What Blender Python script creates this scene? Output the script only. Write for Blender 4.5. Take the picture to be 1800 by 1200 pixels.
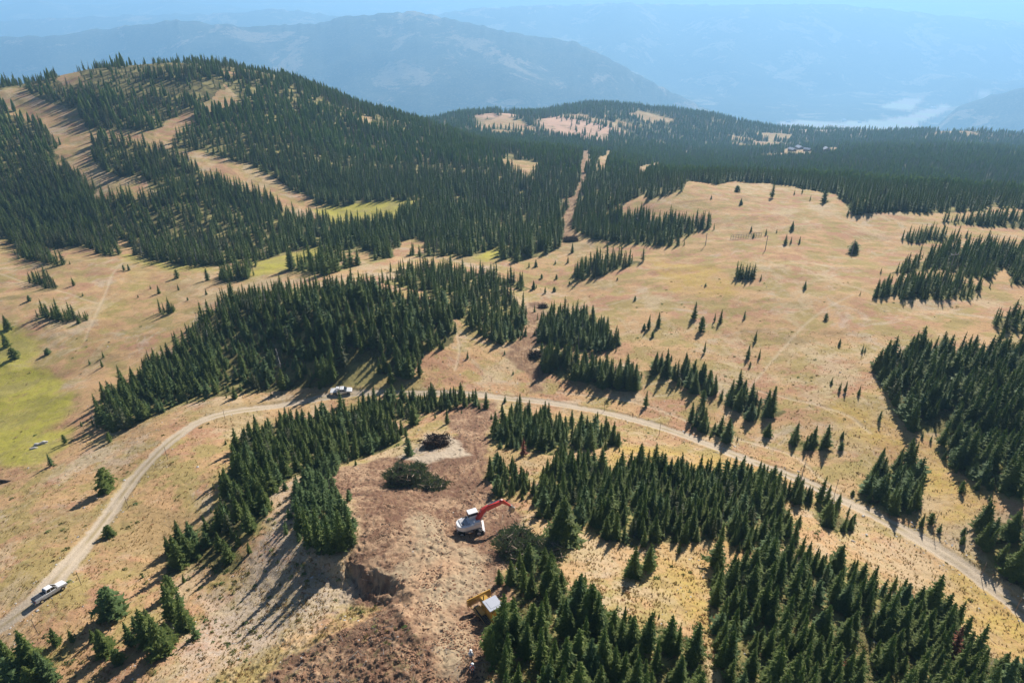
import bpy, math, random, time
import numpy as np
from mathutils import Vector, Matrix
T0 = time.time()
R = math.radians
for o in list(bpy.data.objects): bpy.data.objects.remove(o)
scene = bpy.context.scene
C = scene.collection

# ------------------------------------------------------------------ camera
PITCH = 28.0
cam_d = bpy.data.cameras.new('camera'); cam = bpy.data.objects.new('camera', cam_d); C.objects.link(cam)
cam_d.sensor_width = 36.0; cam_d.lens = 24.0; cam_d.clip_start = 0.5; cam_d.clip_end = 90000
cam.location = (0, 0, 0); cam.rotation_euler = (R(90 - PITCH), 0, 0)
scene.camera = cam
# ------------------------------------------------------------------ sky and sun
SUN_AZ, SUN_EL = 26.0, 30.5
world = bpy.data.worlds.new('World'); scene.world = world; world.use_nodes = True
wn = world.node_tree; wn.nodes.clear()
sky = wn.nodes.new('ShaderNodeTexSky'); sky.sky_type = 'NISHITA'; sky.sun_disc = False
sky.sun_elevation = R(SUN_EL); sky.sun_rotation = R(SUN_AZ); sky.altitude = 2000
bg = wn.nodes.new('ShaderNodeBackground'); bg.inputs[1].default_value = 0.055
wo = wn.nodes.new('ShaderNodeOutputWorld')
wn.links.new(sky.outputs[0], bg.inputs[0]); wn.links.new(bg.outputs[0], wo.inputs[0])
sun_d = bpy.data.lights.new('sun', 'SUN'); sun_d.energy = 5.0; sun_d.angle = R(0.53); sun_d.color = (1.0, 0.94, 0.86)
sun = bpy.data.objects.new('sun', sun_d); C.objects.link(sun)
sdir = Vector((math.sin(R(SUN_AZ)) * math.cos(R(SUN_EL)), math.cos(R(SUN_AZ)) * math.cos(R(SUN_EL)), math.sin(R(SUN_EL))))
sun.rotation_euler = sdir.to_track_quat('Z', 'Y').to_euler()
vs = scene.view_settings
vs.view_transform = 'Standard'; vs.look = 'None'; vs.gamma = 1; vs.exposure = 0.68
scene.cycles.use_denoising = True
scene.cycles.max_bounces = 6; scene.cycles.volume_bounces = 1; scene.cycles.transparent_max_bounces = 8
scene.cycles.diffuse_bounces = 2; scene.cycles.glossy_bounces = 2

# ------------------------------------------------------------------ noise
def _hash(ix, iy, seed):
    h = (ix.astype(np.int64) * 374761393 + iy.astype(np.int64) * 668265263 + seed * 1442695041) & 0xFFFFFFFF
    h = ((h ^ (h >> 13)) * 1274126177) & 0xFFFFFFFF
    h = (h ^ (h >> 16)) & 0xFFFFFF
    return h.astype(np.float64) / 0xFFFFFF
def vnoise(x, y, seed=0):
    ix = np.floor(x); iy = np.floor(y); fx = x - ix; fy = y - iy
    fx = fx * fx * (3 - 2 * fx); fy = fy * fy * (3 - 2 * fy)
    a = _hash(ix, iy, seed); b = _hash(ix + 1, iy, seed); c = _hash(ix, iy + 1, seed); d = _hash(ix + 1, iy + 1, seed)
    return (a + (b - a) * fx + (c - a) * fy + (a - b - c + d) * fx * fy) * 2 - 1
def fbm(x, y, oct=4, seed=0):
    s = 0; amp = 1; tot = 0
    for k in range(oct):
        s = s + amp * vnoise(x * 2 ** k + 17.3 * k, y * 2 ** k - 9.1 * k, seed + k); tot += amp; amp *= 0.5
    return s / tot
def sst(x, a, b):
    t = np.clip((x - a) / (b - a), 0, 1); return t * t * (3 - 2 * t)

# ------------------------------------------------------------------ pixel <-> world (the photograph's 1800x1200 frame)
SP, CP = math.sin(R(PITCH)), math.cos(R(PITCH))
def ray(px, py):
    v = (px - 900) / 1200.0; w = (py - 600) / 1200.0
    return v, CP - w * SP, -(SP + w * CP)            # x, y, z per metre of depth
def project(x, y, z):
    d = y * CP - z * SP; up = y * SP + z * CP
    d = np.maximum(d, 1e-3)
    return 900 + 1200 * x / d, 600 - 1200 * up / d, d

# ------------------------------------------------------------------ terrain: control points (pixel, depth or drop) -> smooth surface
CPTS = []
def cp_drop(px, py, drop):
    x, y, z = ray(px, py); k = drop / -z; CPTS.append((x * k, y * k, -drop))
def cp_z(px, py, zc):
    x, y, z = ray(px, py); CPTS.append((x * zc, y * zc, z * zc))
def cp_polar(px, r, z):                                # azimuth of an image column at the horizon, ground radius, height
    a = math.atan2((px - 900) / 1200.0, CP + 0.45 * SP); CPTS.append((math.sin(a) * r, math.cos(a) * r, z))
for p in [(0,1190,82),(0,1110,82.6),(-100,1150,84),(88,1040,82),(190,840,93),(290,780,92),(400,722,96),(510,710,98),(600,692,98),(720,690,98),(900,700,98),(1033,718,97),
          (1131,741,95.5),(1229,772,93),(1296,801,91),(1427,852,87),(1492,882,85),(1587,930,82),(1730,1022,80),(1800,1070,79),
          (1800,1200,75),(1600,1100,74),(1400,1200,69),(1400,1000,75),(1250,1000,75),(1100,1000,73),(1080,1150,66.5),(900,1195,64),(830,1160,65.5),(720,1190,66),(600,1200,69.5),(450,1200,74.5),(300,1200,77),
          (150,1180,80.5),(700,950,75.5),(830,930,77),(840,1080,69),(700,1080,70.5),(640,1060,73.5),(560,1040,77),(560,960,77),(450,1050,80.5),(440,930,82),(400,1120,79.5),(300,950,86),
          (640,860,82),(730,840,83),(780,770,89),(840,720,95),(960,950,75),(960,850,82),(960,770,90),(1150,850,83),(1300,900,80),(1450,950,79),
          (0,950,90),(0,800,106),(40,740,110),(100,650,111),(20,570,112),(150,700,106),(230,760,98),(250,630,107),(350,600,103),(100,450,117),(240,500,114),(300,460,117),(420,470,116),(480,690,98.5)]:
    cp_drop(*p)
for p in [(600,560,205),(560,500,245),(680,600,200),(790,560,222),(720,500,255),(870,520,262),(850,460,310),(700,455,305),(640,440,325),
          (0,420,370),(100,400,385),(200,350,400),(100,250,480),(30,190,545),(130,310,430),(330,112,640),(330,200,535),(330,290,450),(330,370,390),(330,440,345),
          (0,160,560),(150,125,610),(500,140,655),(500,250,520),(500,340,440),(600,180,690),(600,250,585),(600,320,480),(600,375,420),(700,208,740),(760,225,800),(700,360,430),(850,440,335),(800,300,540),
          (900,290,600),(900,380,420),(1000,400,385),(1020,270,760),(1000,340,490),(930,620,207),(935,545,258),(1000,480,300),(1080,440,330),(1150,400,370),
          (1400,480,262),(1400,400,335),(1350,345,420),(1200,332,430),(1500,345,410),(1700,375,360),(1800,390,340),(1700,480,250),(1500,440,300),(1700,600,188),(1700,700,152),(1200,680,184),(1300,600,212),(1500,600,200),(1500,700,163),(1700,800,134),(1790,900,112),
          (1100,560,238),(1100,650,196),(1250,480,275),
          (1200,310,720),(1450,315,640),(1650,330,620),(1800,340,600),(1200,280,1000),(1500,290,850),(1800,300,800),(1500,260,1250),(1800,270,1150),(1500,243,1650),(1800,250,1600),(1500,233,2000),(1800,238,2000),(1200,250,1500),(1330,233,1750),(1330,222,2000),
          (1050,184,1750),(1200,196,1900),(1300,212,2000),(950,200,1650),(830,200,1500),(760,212,1350),(1050,215,1450),(950,230,1250),(830,240,1050),(1100,260,1100),(900,262,850)]:
    cp_z(*p)
for p in [(-300,1000,-230),(0,1000,-220),(300,1000,-190),(560,1050,-200),(-300,1600,-430),(0,1600,-420),(300,1600,-400),(600,1700,-380),
          (-300,2400,-640),(0,2400,-640),(400,2400,-620),(800,2500,-560),(1050,2500,-520),(1300,2700,-640),(1800,2700,-650),(2200,2700,-600),
          (2300,500,-110),(2300,1000,-190),(2300,1700,-360),(-500,500,-80),(-500,300,-120),(-500,700,-90)]:
    cp_polar(*p)
for a, r, z in [(-60,30,-80),(-60,80,-86.5),(-62,160,-112),(60,30,-70),(60,80,-72),(62,180,-80),(0,12,-58),(-60,12,-70),(60,12,-62),(30,12,-60),(-30,12,-64),(63,400,-100)]:
    CPTS.append((math.sin(R(a)) * r, math.cos(R(a)) * r, z))
CPT = np.array(CPTS)
KA = 1.6
def _uv(x, y):
    return np.arctan2(x, y) * KA, np.log(np.hypot(x, y))
def _tps(d2):
    return np.where(d2 > 1e-12, d2 * np.log(np.maximum(d2, 1e-12)), 0.0)
cu, cv = _uv(CPT[:, 0], CPT[:, 1]); n = len(cu)
A = _tps((cu[:, None] - cu) ** 2 + (cv[:, None] - cv) ** 2) + np.eye(n) * 1e-3
Pm = np.stack([np.ones(n), cu, cv], 1)
M = np.block([[A, Pm], [Pm.T, np.zeros((3, 3))]])
# interpolate height / r^0.8 so that near relief is not swamped by the far range
scl = np.hypot(CPT[:, 0], CPT[:, 1]) ** 0.8
W = np.linalg.solve(M, np.concatenate([CPT[:, 2] / scl, [0, 0, 0]]))
def near_h(x, y):
    sh = x.shape; x = x.ravel(); y = y.ravel(); u, v = _uv(x, y); out = W[n] + W[n + 1] * u + W[n + 2] * v
    for i in range(n):
        d2 = (u - cu[i]) ** 2 + (v - cv[i]) ** 2
        out += W[i] * _tps(d2)
    return (out * np.hypot(x, y) ** 0.8).reshape(sh)
# far ranges: crest lines (pixels) at a depth
def crest(pts, zc, front, back, jag=1.0):
    aa, rr, hh = [], [], []
    for i, (px, py) in enumerate(pts):
        z0 = zc if not isinstance(zc, (list, tuple)) else zc[0] + (zc[1] - zc[0]) * i / (len(pts) - 1)
        x, y, z = ray(px, py); aa.append(math.atan2(x, y)); rr.append(math.hypot(x, y) * z0); hh.append(z * z0)
    return np.array(aa), np.array(rr), np.array(hh), front, back, jag
RIDGES = [
    crest([(-500,80),(-200,66),(0,62),(100,60),(220,46),(310,33),(420,46),(560,43),(610,29),(730,21),(800,36),(930,63),(1010,76),(1080,106),(1160,152),(1240,192),(1330,228),(1450,262),(1700,300)], (7000, 6500), .36, .3),
    crest([(-500,45),(0,36),(170,28),(300,25),(380,23),(480,13),(560,23),(640,34),(760,70),(900,110)], 11000, .22, .2),
    crest([(-500,15),(0,9),(60,0),(120,9),(230,6),(300,0),(420,13),(600,34),(760,60)], 14500, .15, .1),
    crest([(560,60),(700,36),(830,13),(1000,9),(1100,4),(1200,9),(1450,6),(1550,13),(1650,26),(1800,39),(2000,60),(2300,80)], 11200, .36, .1),
    crest([(-600,-4),(0,-8),(500,-2),(700,4),(760,0),(900,-6),(1400,-3),(1620,2),(1800,0),(2400,-8)], 18000, .08, .02),
    crest([(1560,268),(1610,250),(1640,230),(1680,192),(1750,166),(1800,156),(1950,135),(2300,120)], (6600, 6000), .30, .25)]
def far_h(x, y):
    a = np.arctan2(x, y); r = np.hypot(x, y)
    base = -1380 + 260 * sst(-a, -0.02, 0.25) + 200 * sst(r, 17000, 32000)
    h = base + 14 * fbm(x / 400, y / 400, 3, 5)
    g = fbm(x / 900, y / 900, 5, 11); gr = 1 - np.abs(fbm(x / 1300 + 3, y / 1300, 4, 21)) * 2
    for (aa, rr, hh, fr, bk, jag) in RIDGES:
        rc = np.interp(a, aa, rr); hc = np.interp(a, aa, hh)
        rc = rc * (1 + 0.03 * vnoise(a * 14, a * 0 + rr[0], 3))
        d = rc - r
        slope = np.where(d > 0, fr, bk)
        m = np.minimum(np.abs(d) / 700.0, 1)
        hi = hc - slope * np.sqrt(d * d + 120 ** 2) + slope * 120 + (g * 60 + gr * 70 - 60) * m * jag + 5 * vnoise(a * 160, a * 0, 7) * (rc / 4000) * np.exp(-(d / 260) ** 2)
        h = np.maximum(h, hi)
    return h

# ------------------------------------------------------------------ the ground grid: azimuth x log radius
NA = 1500
az = np.radians(np.linspace(-63, 63, NA))
rs = [14.0]
while rs[-1] < 40000:
    r_ = rs[-1]
    k = 0.0065 if r_ < 40 else 0.0029 if r_ < 190 else 0.0042 if r_ < 700 else 0.0065 if r_ < 2500 else 0.009 if r_ < 8000 else 0.02
    rs.append(r_ * (1 + k))
rs = np.array(rs); NR = len(rs); lrs = np.log(rs)
GX = np.sin(az)[None, :] * rs[:, None]; GY = np.cos(az)[None, :] * rs[:, None]
# base surface on a coarse grid, interpolated (bicubic by separable splines would be overkill: linear on a 4x finer subset)
ia = np.unique(np.r_[np.arange(0, NA, 6), NA - 1]); ir = np.unique(np.r_[np.arange(0, NR, 4), NR - 1])
hb = near_h(GX[np.ix_(ir, ia)], GY[np.ix_(ir, ia)])
def cub(xs, xk, yk):                                   # Catmull-Rom along axis 0
    i = np.clip(np.searchsorted(xk, xs) - 1, 0, len(xk) - 2); t = ((xs - xk[i]) / (xk[i + 1] - xk[i]))[:, None]
    y0 = yk[np.maximum(i - 1, 0)]; y1 = yk[i]; y2 = yk[i + 1]; y3 = yk[np.minimum(i + 2, len(xk) - 1)]
    return 0.5 * ((2 * y1) + (-y0 + y2) * t + (2 * y0 - 5 * y1 + 4 * y2 - y3) * t ** 2 + (-y0 + 3 * y1 - 3 * y2 + y3) * t ** 3)
hb = cub(np.arange(NR, dtype=float), ir.astype(float), hb)
hb = cub(np.arange(NA, dtype=float), ia.astype(float), hb.T).T
GR = np.hypot(GX, GY)
t = sst(GR, 2100, 2900)
far_i = rs > 2000
HF = np.full(hb.shape, -900.0); HF[far_i] = far_h(GX[far_i], GY[far_i])
GZ = hb * (1 - t) + HF * t
def gz(x, y):                                          # height of the ground mesh at x, y
    x = np.atleast_1d(np.asarray(x, float)); y = np.atleast_1d(np.asarray(y, float))
    fa = np.clip((np.arctan2(x, y) - az[0]) / (az[1] - az[0]), 0, NA - 1.001); i = fa.astype(int); fa -= i
    l = np.log(np.maximum(np.hypot(x, y), 14.01)); j = np.clip(np.searchsorted(lrs, l) - 1, 0, NR - 2)
    fr = np.clip((np.exp(l) - rs[j]) / (rs[j + 1] - rs[j]), 0, 1)
    return (GZ[j, i] * (1 - fa) + GZ[j, i + 1] * fa) * (1 - fr) + (GZ[j + 1, i] * (1 - fa) + GZ[j + 1, i + 1] * fa) * fr
_rr = np.exp(np.linspace(math.log(16), math.log(38000), 6000))
def at(px, py, up=0.0):                                # the ground point seen at a pixel
    x, y, z = ray(px, py); h = math.hypot(x, y)
    k = _rr / h
    below = (z * k) <= gz(x * k, y * k) + up
    i = int(np.argmax(below)) if below.any() else len(k) - 1
    if i > 0:
        k0, k1 = k[i - 1], k[i]
        f0 = z * k0 - gz(x * k0, y * k0)[0] - up; f1 = z * k1 - gz(x * k1, y * k1)[0] - up
        kk = k0 + (k1 - k0) * f0 / (f0 - f1) if f0 != f1 else k1
    else: kk = k[0]
    return Vector((x * kk, y * kk, float(gz(x * kk, y * kk)[0])))
def wpoly(pts):
    return np.array([at(*p)[:2] for p in pts])
def pdist(x, y, poly, closed=True):                    # distance to a polyline/polygon's edge; sign + inside
    best = np.full(x.shape, 1e18); ins = np.zeros(x.shape, bool); m = len(poly)
    for i in range(m if closed else m - 1):
        x0, y0 = poly[i]; x1, y1 = poly[(i + 1) % m]; dx, dy = x1 - x0, y1 - y0
        t = np.clip(((x - x0) * dx + (y - y0) * dy) / (dx * dx + dy * dy + 1e-12), 0, 1)
        best = np.minimum(best, (x - x0 - t * dx) ** 2 + (y - y0 - t * dy) ** 2)
        if closed:
            c = ((y0 > y) != (y1 > y)); xi = x0 + (y - y0) * dx / (dy if dy != 0 else 1e-9)
            ins ^= c & (x < xi)
    d = np.sqrt(best)
    return np.where(ins, d, -d) if closed else d
# ------------------------------------------------------------------ road, clearing, meadows (world polygons found from the photograph)
ROAD = wpoly([(-90,1165),(-30,1120),(20,1088),(67,1053),(107,1007),(150,955),(200,890),(233,843),(270,803),(305,770),(350,740),(417,722),(500,711),(560,701),(600,694),(660,690),(730,689),(800,692),(873,697),
              (937,703),(1033,718),(1131,741),(1229,772),(1296,800),(1360,826),(1427,852),(1492,882),(1540,905),(1587,930),(1655,970),(1730,1022),(1790,1067),(1860,1120),(1950,1200)])
def smooth_line(p, n=6):
    for _ in range(2):
        q = [p[0]]
        for a, b in zip(p[:-1], p[1:]): q += [a * .75 + b * .25, a * .25 + b * .75]
        p = np.array(q + [p[-1]])
    return p
ROAD = smooth_line(ROAD)
DIRT = wpoly([(868,708),(800,714),(786,740),(798,765),(775,790),(745,800),(700,800),(650,812),(592,820),(575,845),(600,868),(628,910),(625,960),(604,985),(612,1030),(650,1052),(690,1060),(600,1100),(500,1160),(440,1230),(640,1300),
              (880,1280),(855,1200),(862,1150),(855,1100),(880,1060),(885,1000),(870,960),(905,930),(915,895),(870,872),(852,840),(855,800),(862,760),(882,722)])
ROUGH = wpoly([(660,1050),(590,1085),(500,1120),(380,1200),(340,1300),(860,1300),(840,1200),(760,1160),(720,1110)])
SWATH = wpoly([(958,530),(930,535),(920,560),(915,592),(882,622),(900,640),(930,660),(935,690),(962,690),(955,650),(935,628),(945,600),(952,560)])
SWATH2 = wpoly([(985,430),(988,400),(990,350),(1008,345),(1020,300),(1022,266),(1038,263),(1032,300),(1020,345),(1008,400),(1003,430)])
PALE = wpoly([(700,800),(735,785),(750,760),(790,765),(830,800),(780,805),(740,815)])
PIT = wpoly([(600,990),(612,982),(640,998),(688,1018),(700,1032),(672,1040),(640,1052),(615,1056),(606,1030)])
WET = [wpoly(p) for p in ([(-60,560),(20,590),(70,620),(60,640),(115,670),(140,700),(118,740),(95,790),(70,815),(0,830),(-80,840)],
    [(545,372),(560,356),(640,346),(738,344),(750,358),(700,392),(640,400),(570,392)], [(828,456),(866,428),(890,426),(892,448),(860,462)],
    [(130,600),(190,520),(235,470),(300,475),(240,540),(170,620),(120,680)], [(225,452),(300,466),(380,474),(372,482),(300,476),(220,462)], [(440,462),(560,432),(585,436),(520,476),(450,482)])]
GOLD = [wpoly(p) for p in ([(1170,940),(1330,940),(1290,1000),(1258,1010),(1262,1090),(1230,1110),(1160,1040)], [(1060,785),(1180,790),(1340,805),(1400,840),(1280,835),(1120,815),(1060,820)],
    [(1600,1010),(1700,1010),(1830,1110),(1800,1190),(1680,1090)], [(1440,700),(1560,735),(1640,800),(1690,880),(1560,800),(1470,760)], [(1600,820),(1700,850),(1720,900),(1650,920)], [(1140,455),(1260,470),(1300,520),(1180,520)])]
FARP = [wpoly(p) for p in ([(935,212),(980,207),(1070,225),(1070,245),(1030,250),(960,228)], [(832,205),(870,202),(870,218),(840,225)], [(1290,100),(1291,100),(1290,101)])]
FIELDP = [wpoly(p) for p in ([(1370,212),(1500,214),(1560,208),(1610,200),(1618,225),(1540,236),(1400,232)], [(1540,190),(1590,172),(1620,172),(1600,195)], [(1700,168),(1745,160),(1755,164),(1705,176)],
    [(1590,205),(1660,184),(1672,190),(1620,215)])]
def inf(x, y, poly, margin):                           # rows worth testing
    lo = poly.min(0) - margin; hi = poly.max(0) + margin
    return (x > lo[0]) & (x < hi[0]) & (y > lo[1]) & (y < hi[1])
def soft(poly, w, jit, jscale, seed=0):
    out = np.zeros(GX.shape); m = inf(GX, GY, poly, w * 2 + jit * 2)
    x, y = GX[m], GY[m]
    d = pdist(x, y, poly) + jit * fbm(x / jscale, y / jscale, 4, seed)
    out[m] = sst(d, -w, w); return out
m_dirt = soft(DIRT, 0.9, 2.2, 4, 31)
m_rough = soft(ROUGH, 1.5, 2.5, 4, 33)
m_sw = np.maximum(soft(SWATH, 1.2, 2.5, 5, 35) * .9, soft(SWATH2, 2.0, 3.0, 8, 36) * .8)
m_path = soft(wpoly([(700,930),(740,900),(800,950),(850,980),(860,1040),(800,1080),(830,1130),(820,1200),(770,1200),(760,1130),(720,1100),(700,1060),(690,1020),(640,1000),(650,985),(690,1000),(720,980)]), 1.2, 2.5, 3, 39)
m_pale = np.maximum(soft(PALE, 0.8, 1.0, 3, 37), .85 * soft(wpoly([(470,855),(525,845),(540,950),(600,1000),(605,1055),(520,1110),(400,1190),(330,1190),(300,1150),(380,1080),(450,990),(475,920)]), 2.5, 4, 5, 38))
m_wet = np.zeros(GX.shape)
for i, p in enumerate(WET): m_wet = np.maximum(m_wet, soft(p, 4.0 + i * 1.5, 9, 14, 40 + i) * (.30 if i == 3 else 1))
m_gold = np.zeros(GX.shape)
for i, p in enumerate(GOLD): m_gold = np.maximum(m_gold, soft(p, 3.0, 5, 8, 50 + i))
m_farp = np.zeros(GX.shape)
for i, p in enumerate(FARP[:2]): m_farp = np.maximum(m_farp, soft(p, 25, 60, 120, 60 + i))
for i, p in enumerate(FIELDP): m_farp = np.maximum(m_farp, 2 * soft(p, 40, 60, 300, 70 + i))
# distance along and across the road
rm = inf(GX, GY, ROAD, 6) ; rx, ry = GX[rm], GY[rm]
rd = np.full(GX.shape, 99.0); rd[rm] = pdist(rx, ry, ROAD, False)
# second trail: faint wheel tracks uphill on the left meadow and along the road to the right
TR = [wpoly(p) for p in ([(-20,478),(60,500),(130,520),(170,532)], [(150,600),(185,520),(200,480),(215,465)], [(980,690),(1100,700),(1200,735),(1330,780),(1400,800),(1440,840),(1475,862)],
      [(1230,780),(1300,700),(1420,560),(1500,520)], [(1120,680),(1250,660),(1480,720),(1530,760)], [(800,650),(810,610),(800,580),(790,560)])]
td = np.full(GX.shape, 99.0)
for p in TR:
    p = smooth_line(p); mm = inf(GX, GY, p, 5); td[mm] = np.minimum(td[mm], pdist(GX[mm], GY[mm], p, False))
# ---- relief
near = GR < 900
X, Y = GX[near], GY[near]
hadd = 0.5 * fbm(X / 18, Y / 18, 4, 1) + 0.14 * fbm(X / 3.0, Y / 3.0, 3, 2) * (1 + .0 * X)
gn = GR[near]
hadd += (1.5 * fbm(X / 70, Y / 70, 3, 4)) * sst(gn, 200, 420) + 1.1 * (1 - 2 * np.abs(fbm(X / 34, Y / 26, 4, 41))) * sst(gn, 120, 240) * .6
fine = 0.07 * fbm(X / 0.7, Y / 0.7, 2, 3) * (1 - sst(gn, 150, 260))
dd = np.clip(m_dirt[near] + m_rough[near], 0, 1); rdn = rd[near]
onroad = 1 - sst(rdn, 1.5, 2.6)
ru, rv = X * .83 + Y * .56, -X * .56 + Y * .83          # the direction the machines pushed the soil
furrow = fbm(ru / 5.0, rv / 0.8, 3, 8)
clod = fbm(X / 0.55, Y / 0.55, 3, 9); clod2 = fbm(X / 2.3, Y / 2.3, 3, 10)
rg = m_rough[near]
hadd = hadd * (1 - .5 * onroad) + fine * (1 - onroad)
hadd += dd * (0.18 * clod * (0.6 + sst(clod2, -.1, .5)) + 0.20 * clod2 * (.6 + rg) + 0.17 * furrow * (.6 + rg * 1.6) + rg * .12 * np.maximum(clod, 0.1))
hadd += m_sw[near] * 0.2 * clod2
hadd -= onroad * 0.07 + 0.07 * np.exp(-((rdn - .78) / .28) ** 2) + 0.0
hadd += 0.12 * np.exp(-((rdn - 2.1) / .45) ** 2)
hadd -= 0.10 * np.exp(-(td[near] / .35) ** 2)
GZ[near] += hadd
mid = (GR >= 900) & (GR < 2600)
GZ[mid] += 6 * fbm(GX[mid] / 160, GY[mid] / 160, 4, 6) * sst(GR[mid], 900, 1300)
# wheel and track marks pressed into the soil
for pl in ([(700,1190),(720,1120),(745,1060),(760,990),(775,930),(820,890)], [(760,1200),(770,1130),(790,1070),(800,1000),(790,940),(740,880),(700,870)], [(600,870),(680,880),(760,890),(840,870)], [(640,1180),(700,1130),(760,1100),(820,1080)], [(820,1040),(780,1020),(700,1030)],
           [(470,1190),(560,1130),(640,1085),(700,1070)], [(540,1200),(620,1150),(700,1110),(740,1100)], [(640,960),(700,940),(770,960),(850,1000)], [(830,720),(820,780),(840,840),(860,880)], [(930,540),(950,580),(920,620),(945,690)]):
    q = smooth_line(wpoly(pl)); mm = inf(GX, GY, q, 3); dq = pdist(GX[mm], GY[mm], q, False); cleat = .5 + .5 * np.sin((GX[mm] * .7 + GY[mm] * .7) * 9)
    GZ[mm] -= np.exp(-((dq - .95) / .30) ** 2) * (.05 + .05 * cleat) - .05 * np.exp(-((dq - 1.6) / .3) ** 2)
# the cut bank beside the pad
mm = inf(GX, GY, PIT, 10); pd = pdist(GX[mm], GY[mm], PIT)
pn = 1.1 * fbm(GX[mm] / 1.6, GY[mm] / 1.6, 4, 77); pc = PIT.mean(0); pt = sst((GX[mm] - pc[0]) * -.6 + (GY[mm] - pc[1]) * -.8, -1.2, 1.2)
GZ[mm] -= 2.0 * (pt * sst(pd + pn, -7, 1.6) + (1 - pt) * sst(pd + pn, -.6, 2.0)) + .25 * fbm(GX[mm] / .6, GY[mm] / .6, 3, 78) * (pd > -.5)
# spoil berm along the left edge of the pad
BERM = wpoly([(655,1045),(690,1060),(712,1095),(728,1120)]); mm = inf(GX, GY, BERM, 3)
GZ[mm] += .5 * np.exp(-(pdist(GX[mm], GY[mm], BERM, False) / .7) ** 2)

# ------------------------------------------------------------------ node helpers
def mat(name):
    m = bpy.data.materials.new(name); m.use_nodes = True; nt = m.node_tree; nt.nodes.clear()
    out = nt.nodes.new('ShaderNodeOutputMaterial'); b = nt.nodes.new('ShaderNodeBsdfPrincipled'); nt.links.new(b.outputs[0], out.inputs[0])
    return m, nt, b, out
class NT:
    def __init__(s, nt): s.nt = nt
    def new(s, t, **k):
        n = s.nt.nodes.new(t)
        for a, v in k.items(): setattr(n, a, v)
        return n
    def link(s, a, b): s.nt.links.new(a, b)
    def val(s, sock, v):
        if isinstance(v, (int, float, tuple, list)): sock.default_value = v
        else: s.link(v, sock)
    def noise(s, vec, scale, detail=4, rough=.55, dist=0.0):
        n = s.new('ShaderNodeTexNoise'); s.link(vec, n.inputs['Vector']); n.inputs['Scale'].default_value = scale
        n.inputs['Detail'].default_value = detail; n.inputs['Roughness'].default_value = rough; n.inputs['Distortion'].default_value = dist
        return n.outputs['Fac']
    def ramp(s, f, lo, hi, a=0.0, b=1.0):
        n = s.new('ShaderNodeMapRange'); n.interpolation_type = 'SMOOTHSTEP'; s.val(n.inputs[0], f)
        for i, v in zip((1, 2, 3, 4), (lo, hi, a, b)): n.inputs[i].default_value = v
        return n.outputs[0]
    def math(s, op, a, b=0.0):
        n = s.new('ShaderNodeMath', operation=op); s.val(n.inputs[0], a); s.val(n.inputs[1], b); return n.outputs[0]
    def mix(s, f, a, b):
        n = s.new('ShaderNodeMix', data_type='RGBA'); s.val(n.inputs[0], f)
        for i, v in ((6, a), (7, b)): s.val(n.inputs[i], (*v, 1) if isinstance(v, tuple) and len(v) == 3 else v)
        return n.outputs[2]
    def attr(s, name):
        n = s.new('ShaderNodeAttribute'); n.attribute_name = name; return n
    def mapping(s, vec, scale, rot=(0, 0, 0)):
        n = s.new('ShaderNodeMapping'); s.link(vec, n.inputs[0]); n.inputs['Scale'].default_value = scale; n.inputs['Rotation'].default_value = rot
        return n.outputs[0]
    def bump(s, h, strength, dist, normal=None):
        n = s.new('ShaderNodeBump'); s.link(h, n.inputs['Height']); n.inputs['Strength'].default_value = strength; n.inputs['Distance'].default_value = dist
        if normal: s.link(normal, n.inputs['Normal'])
        return n.outputs[0]

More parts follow.
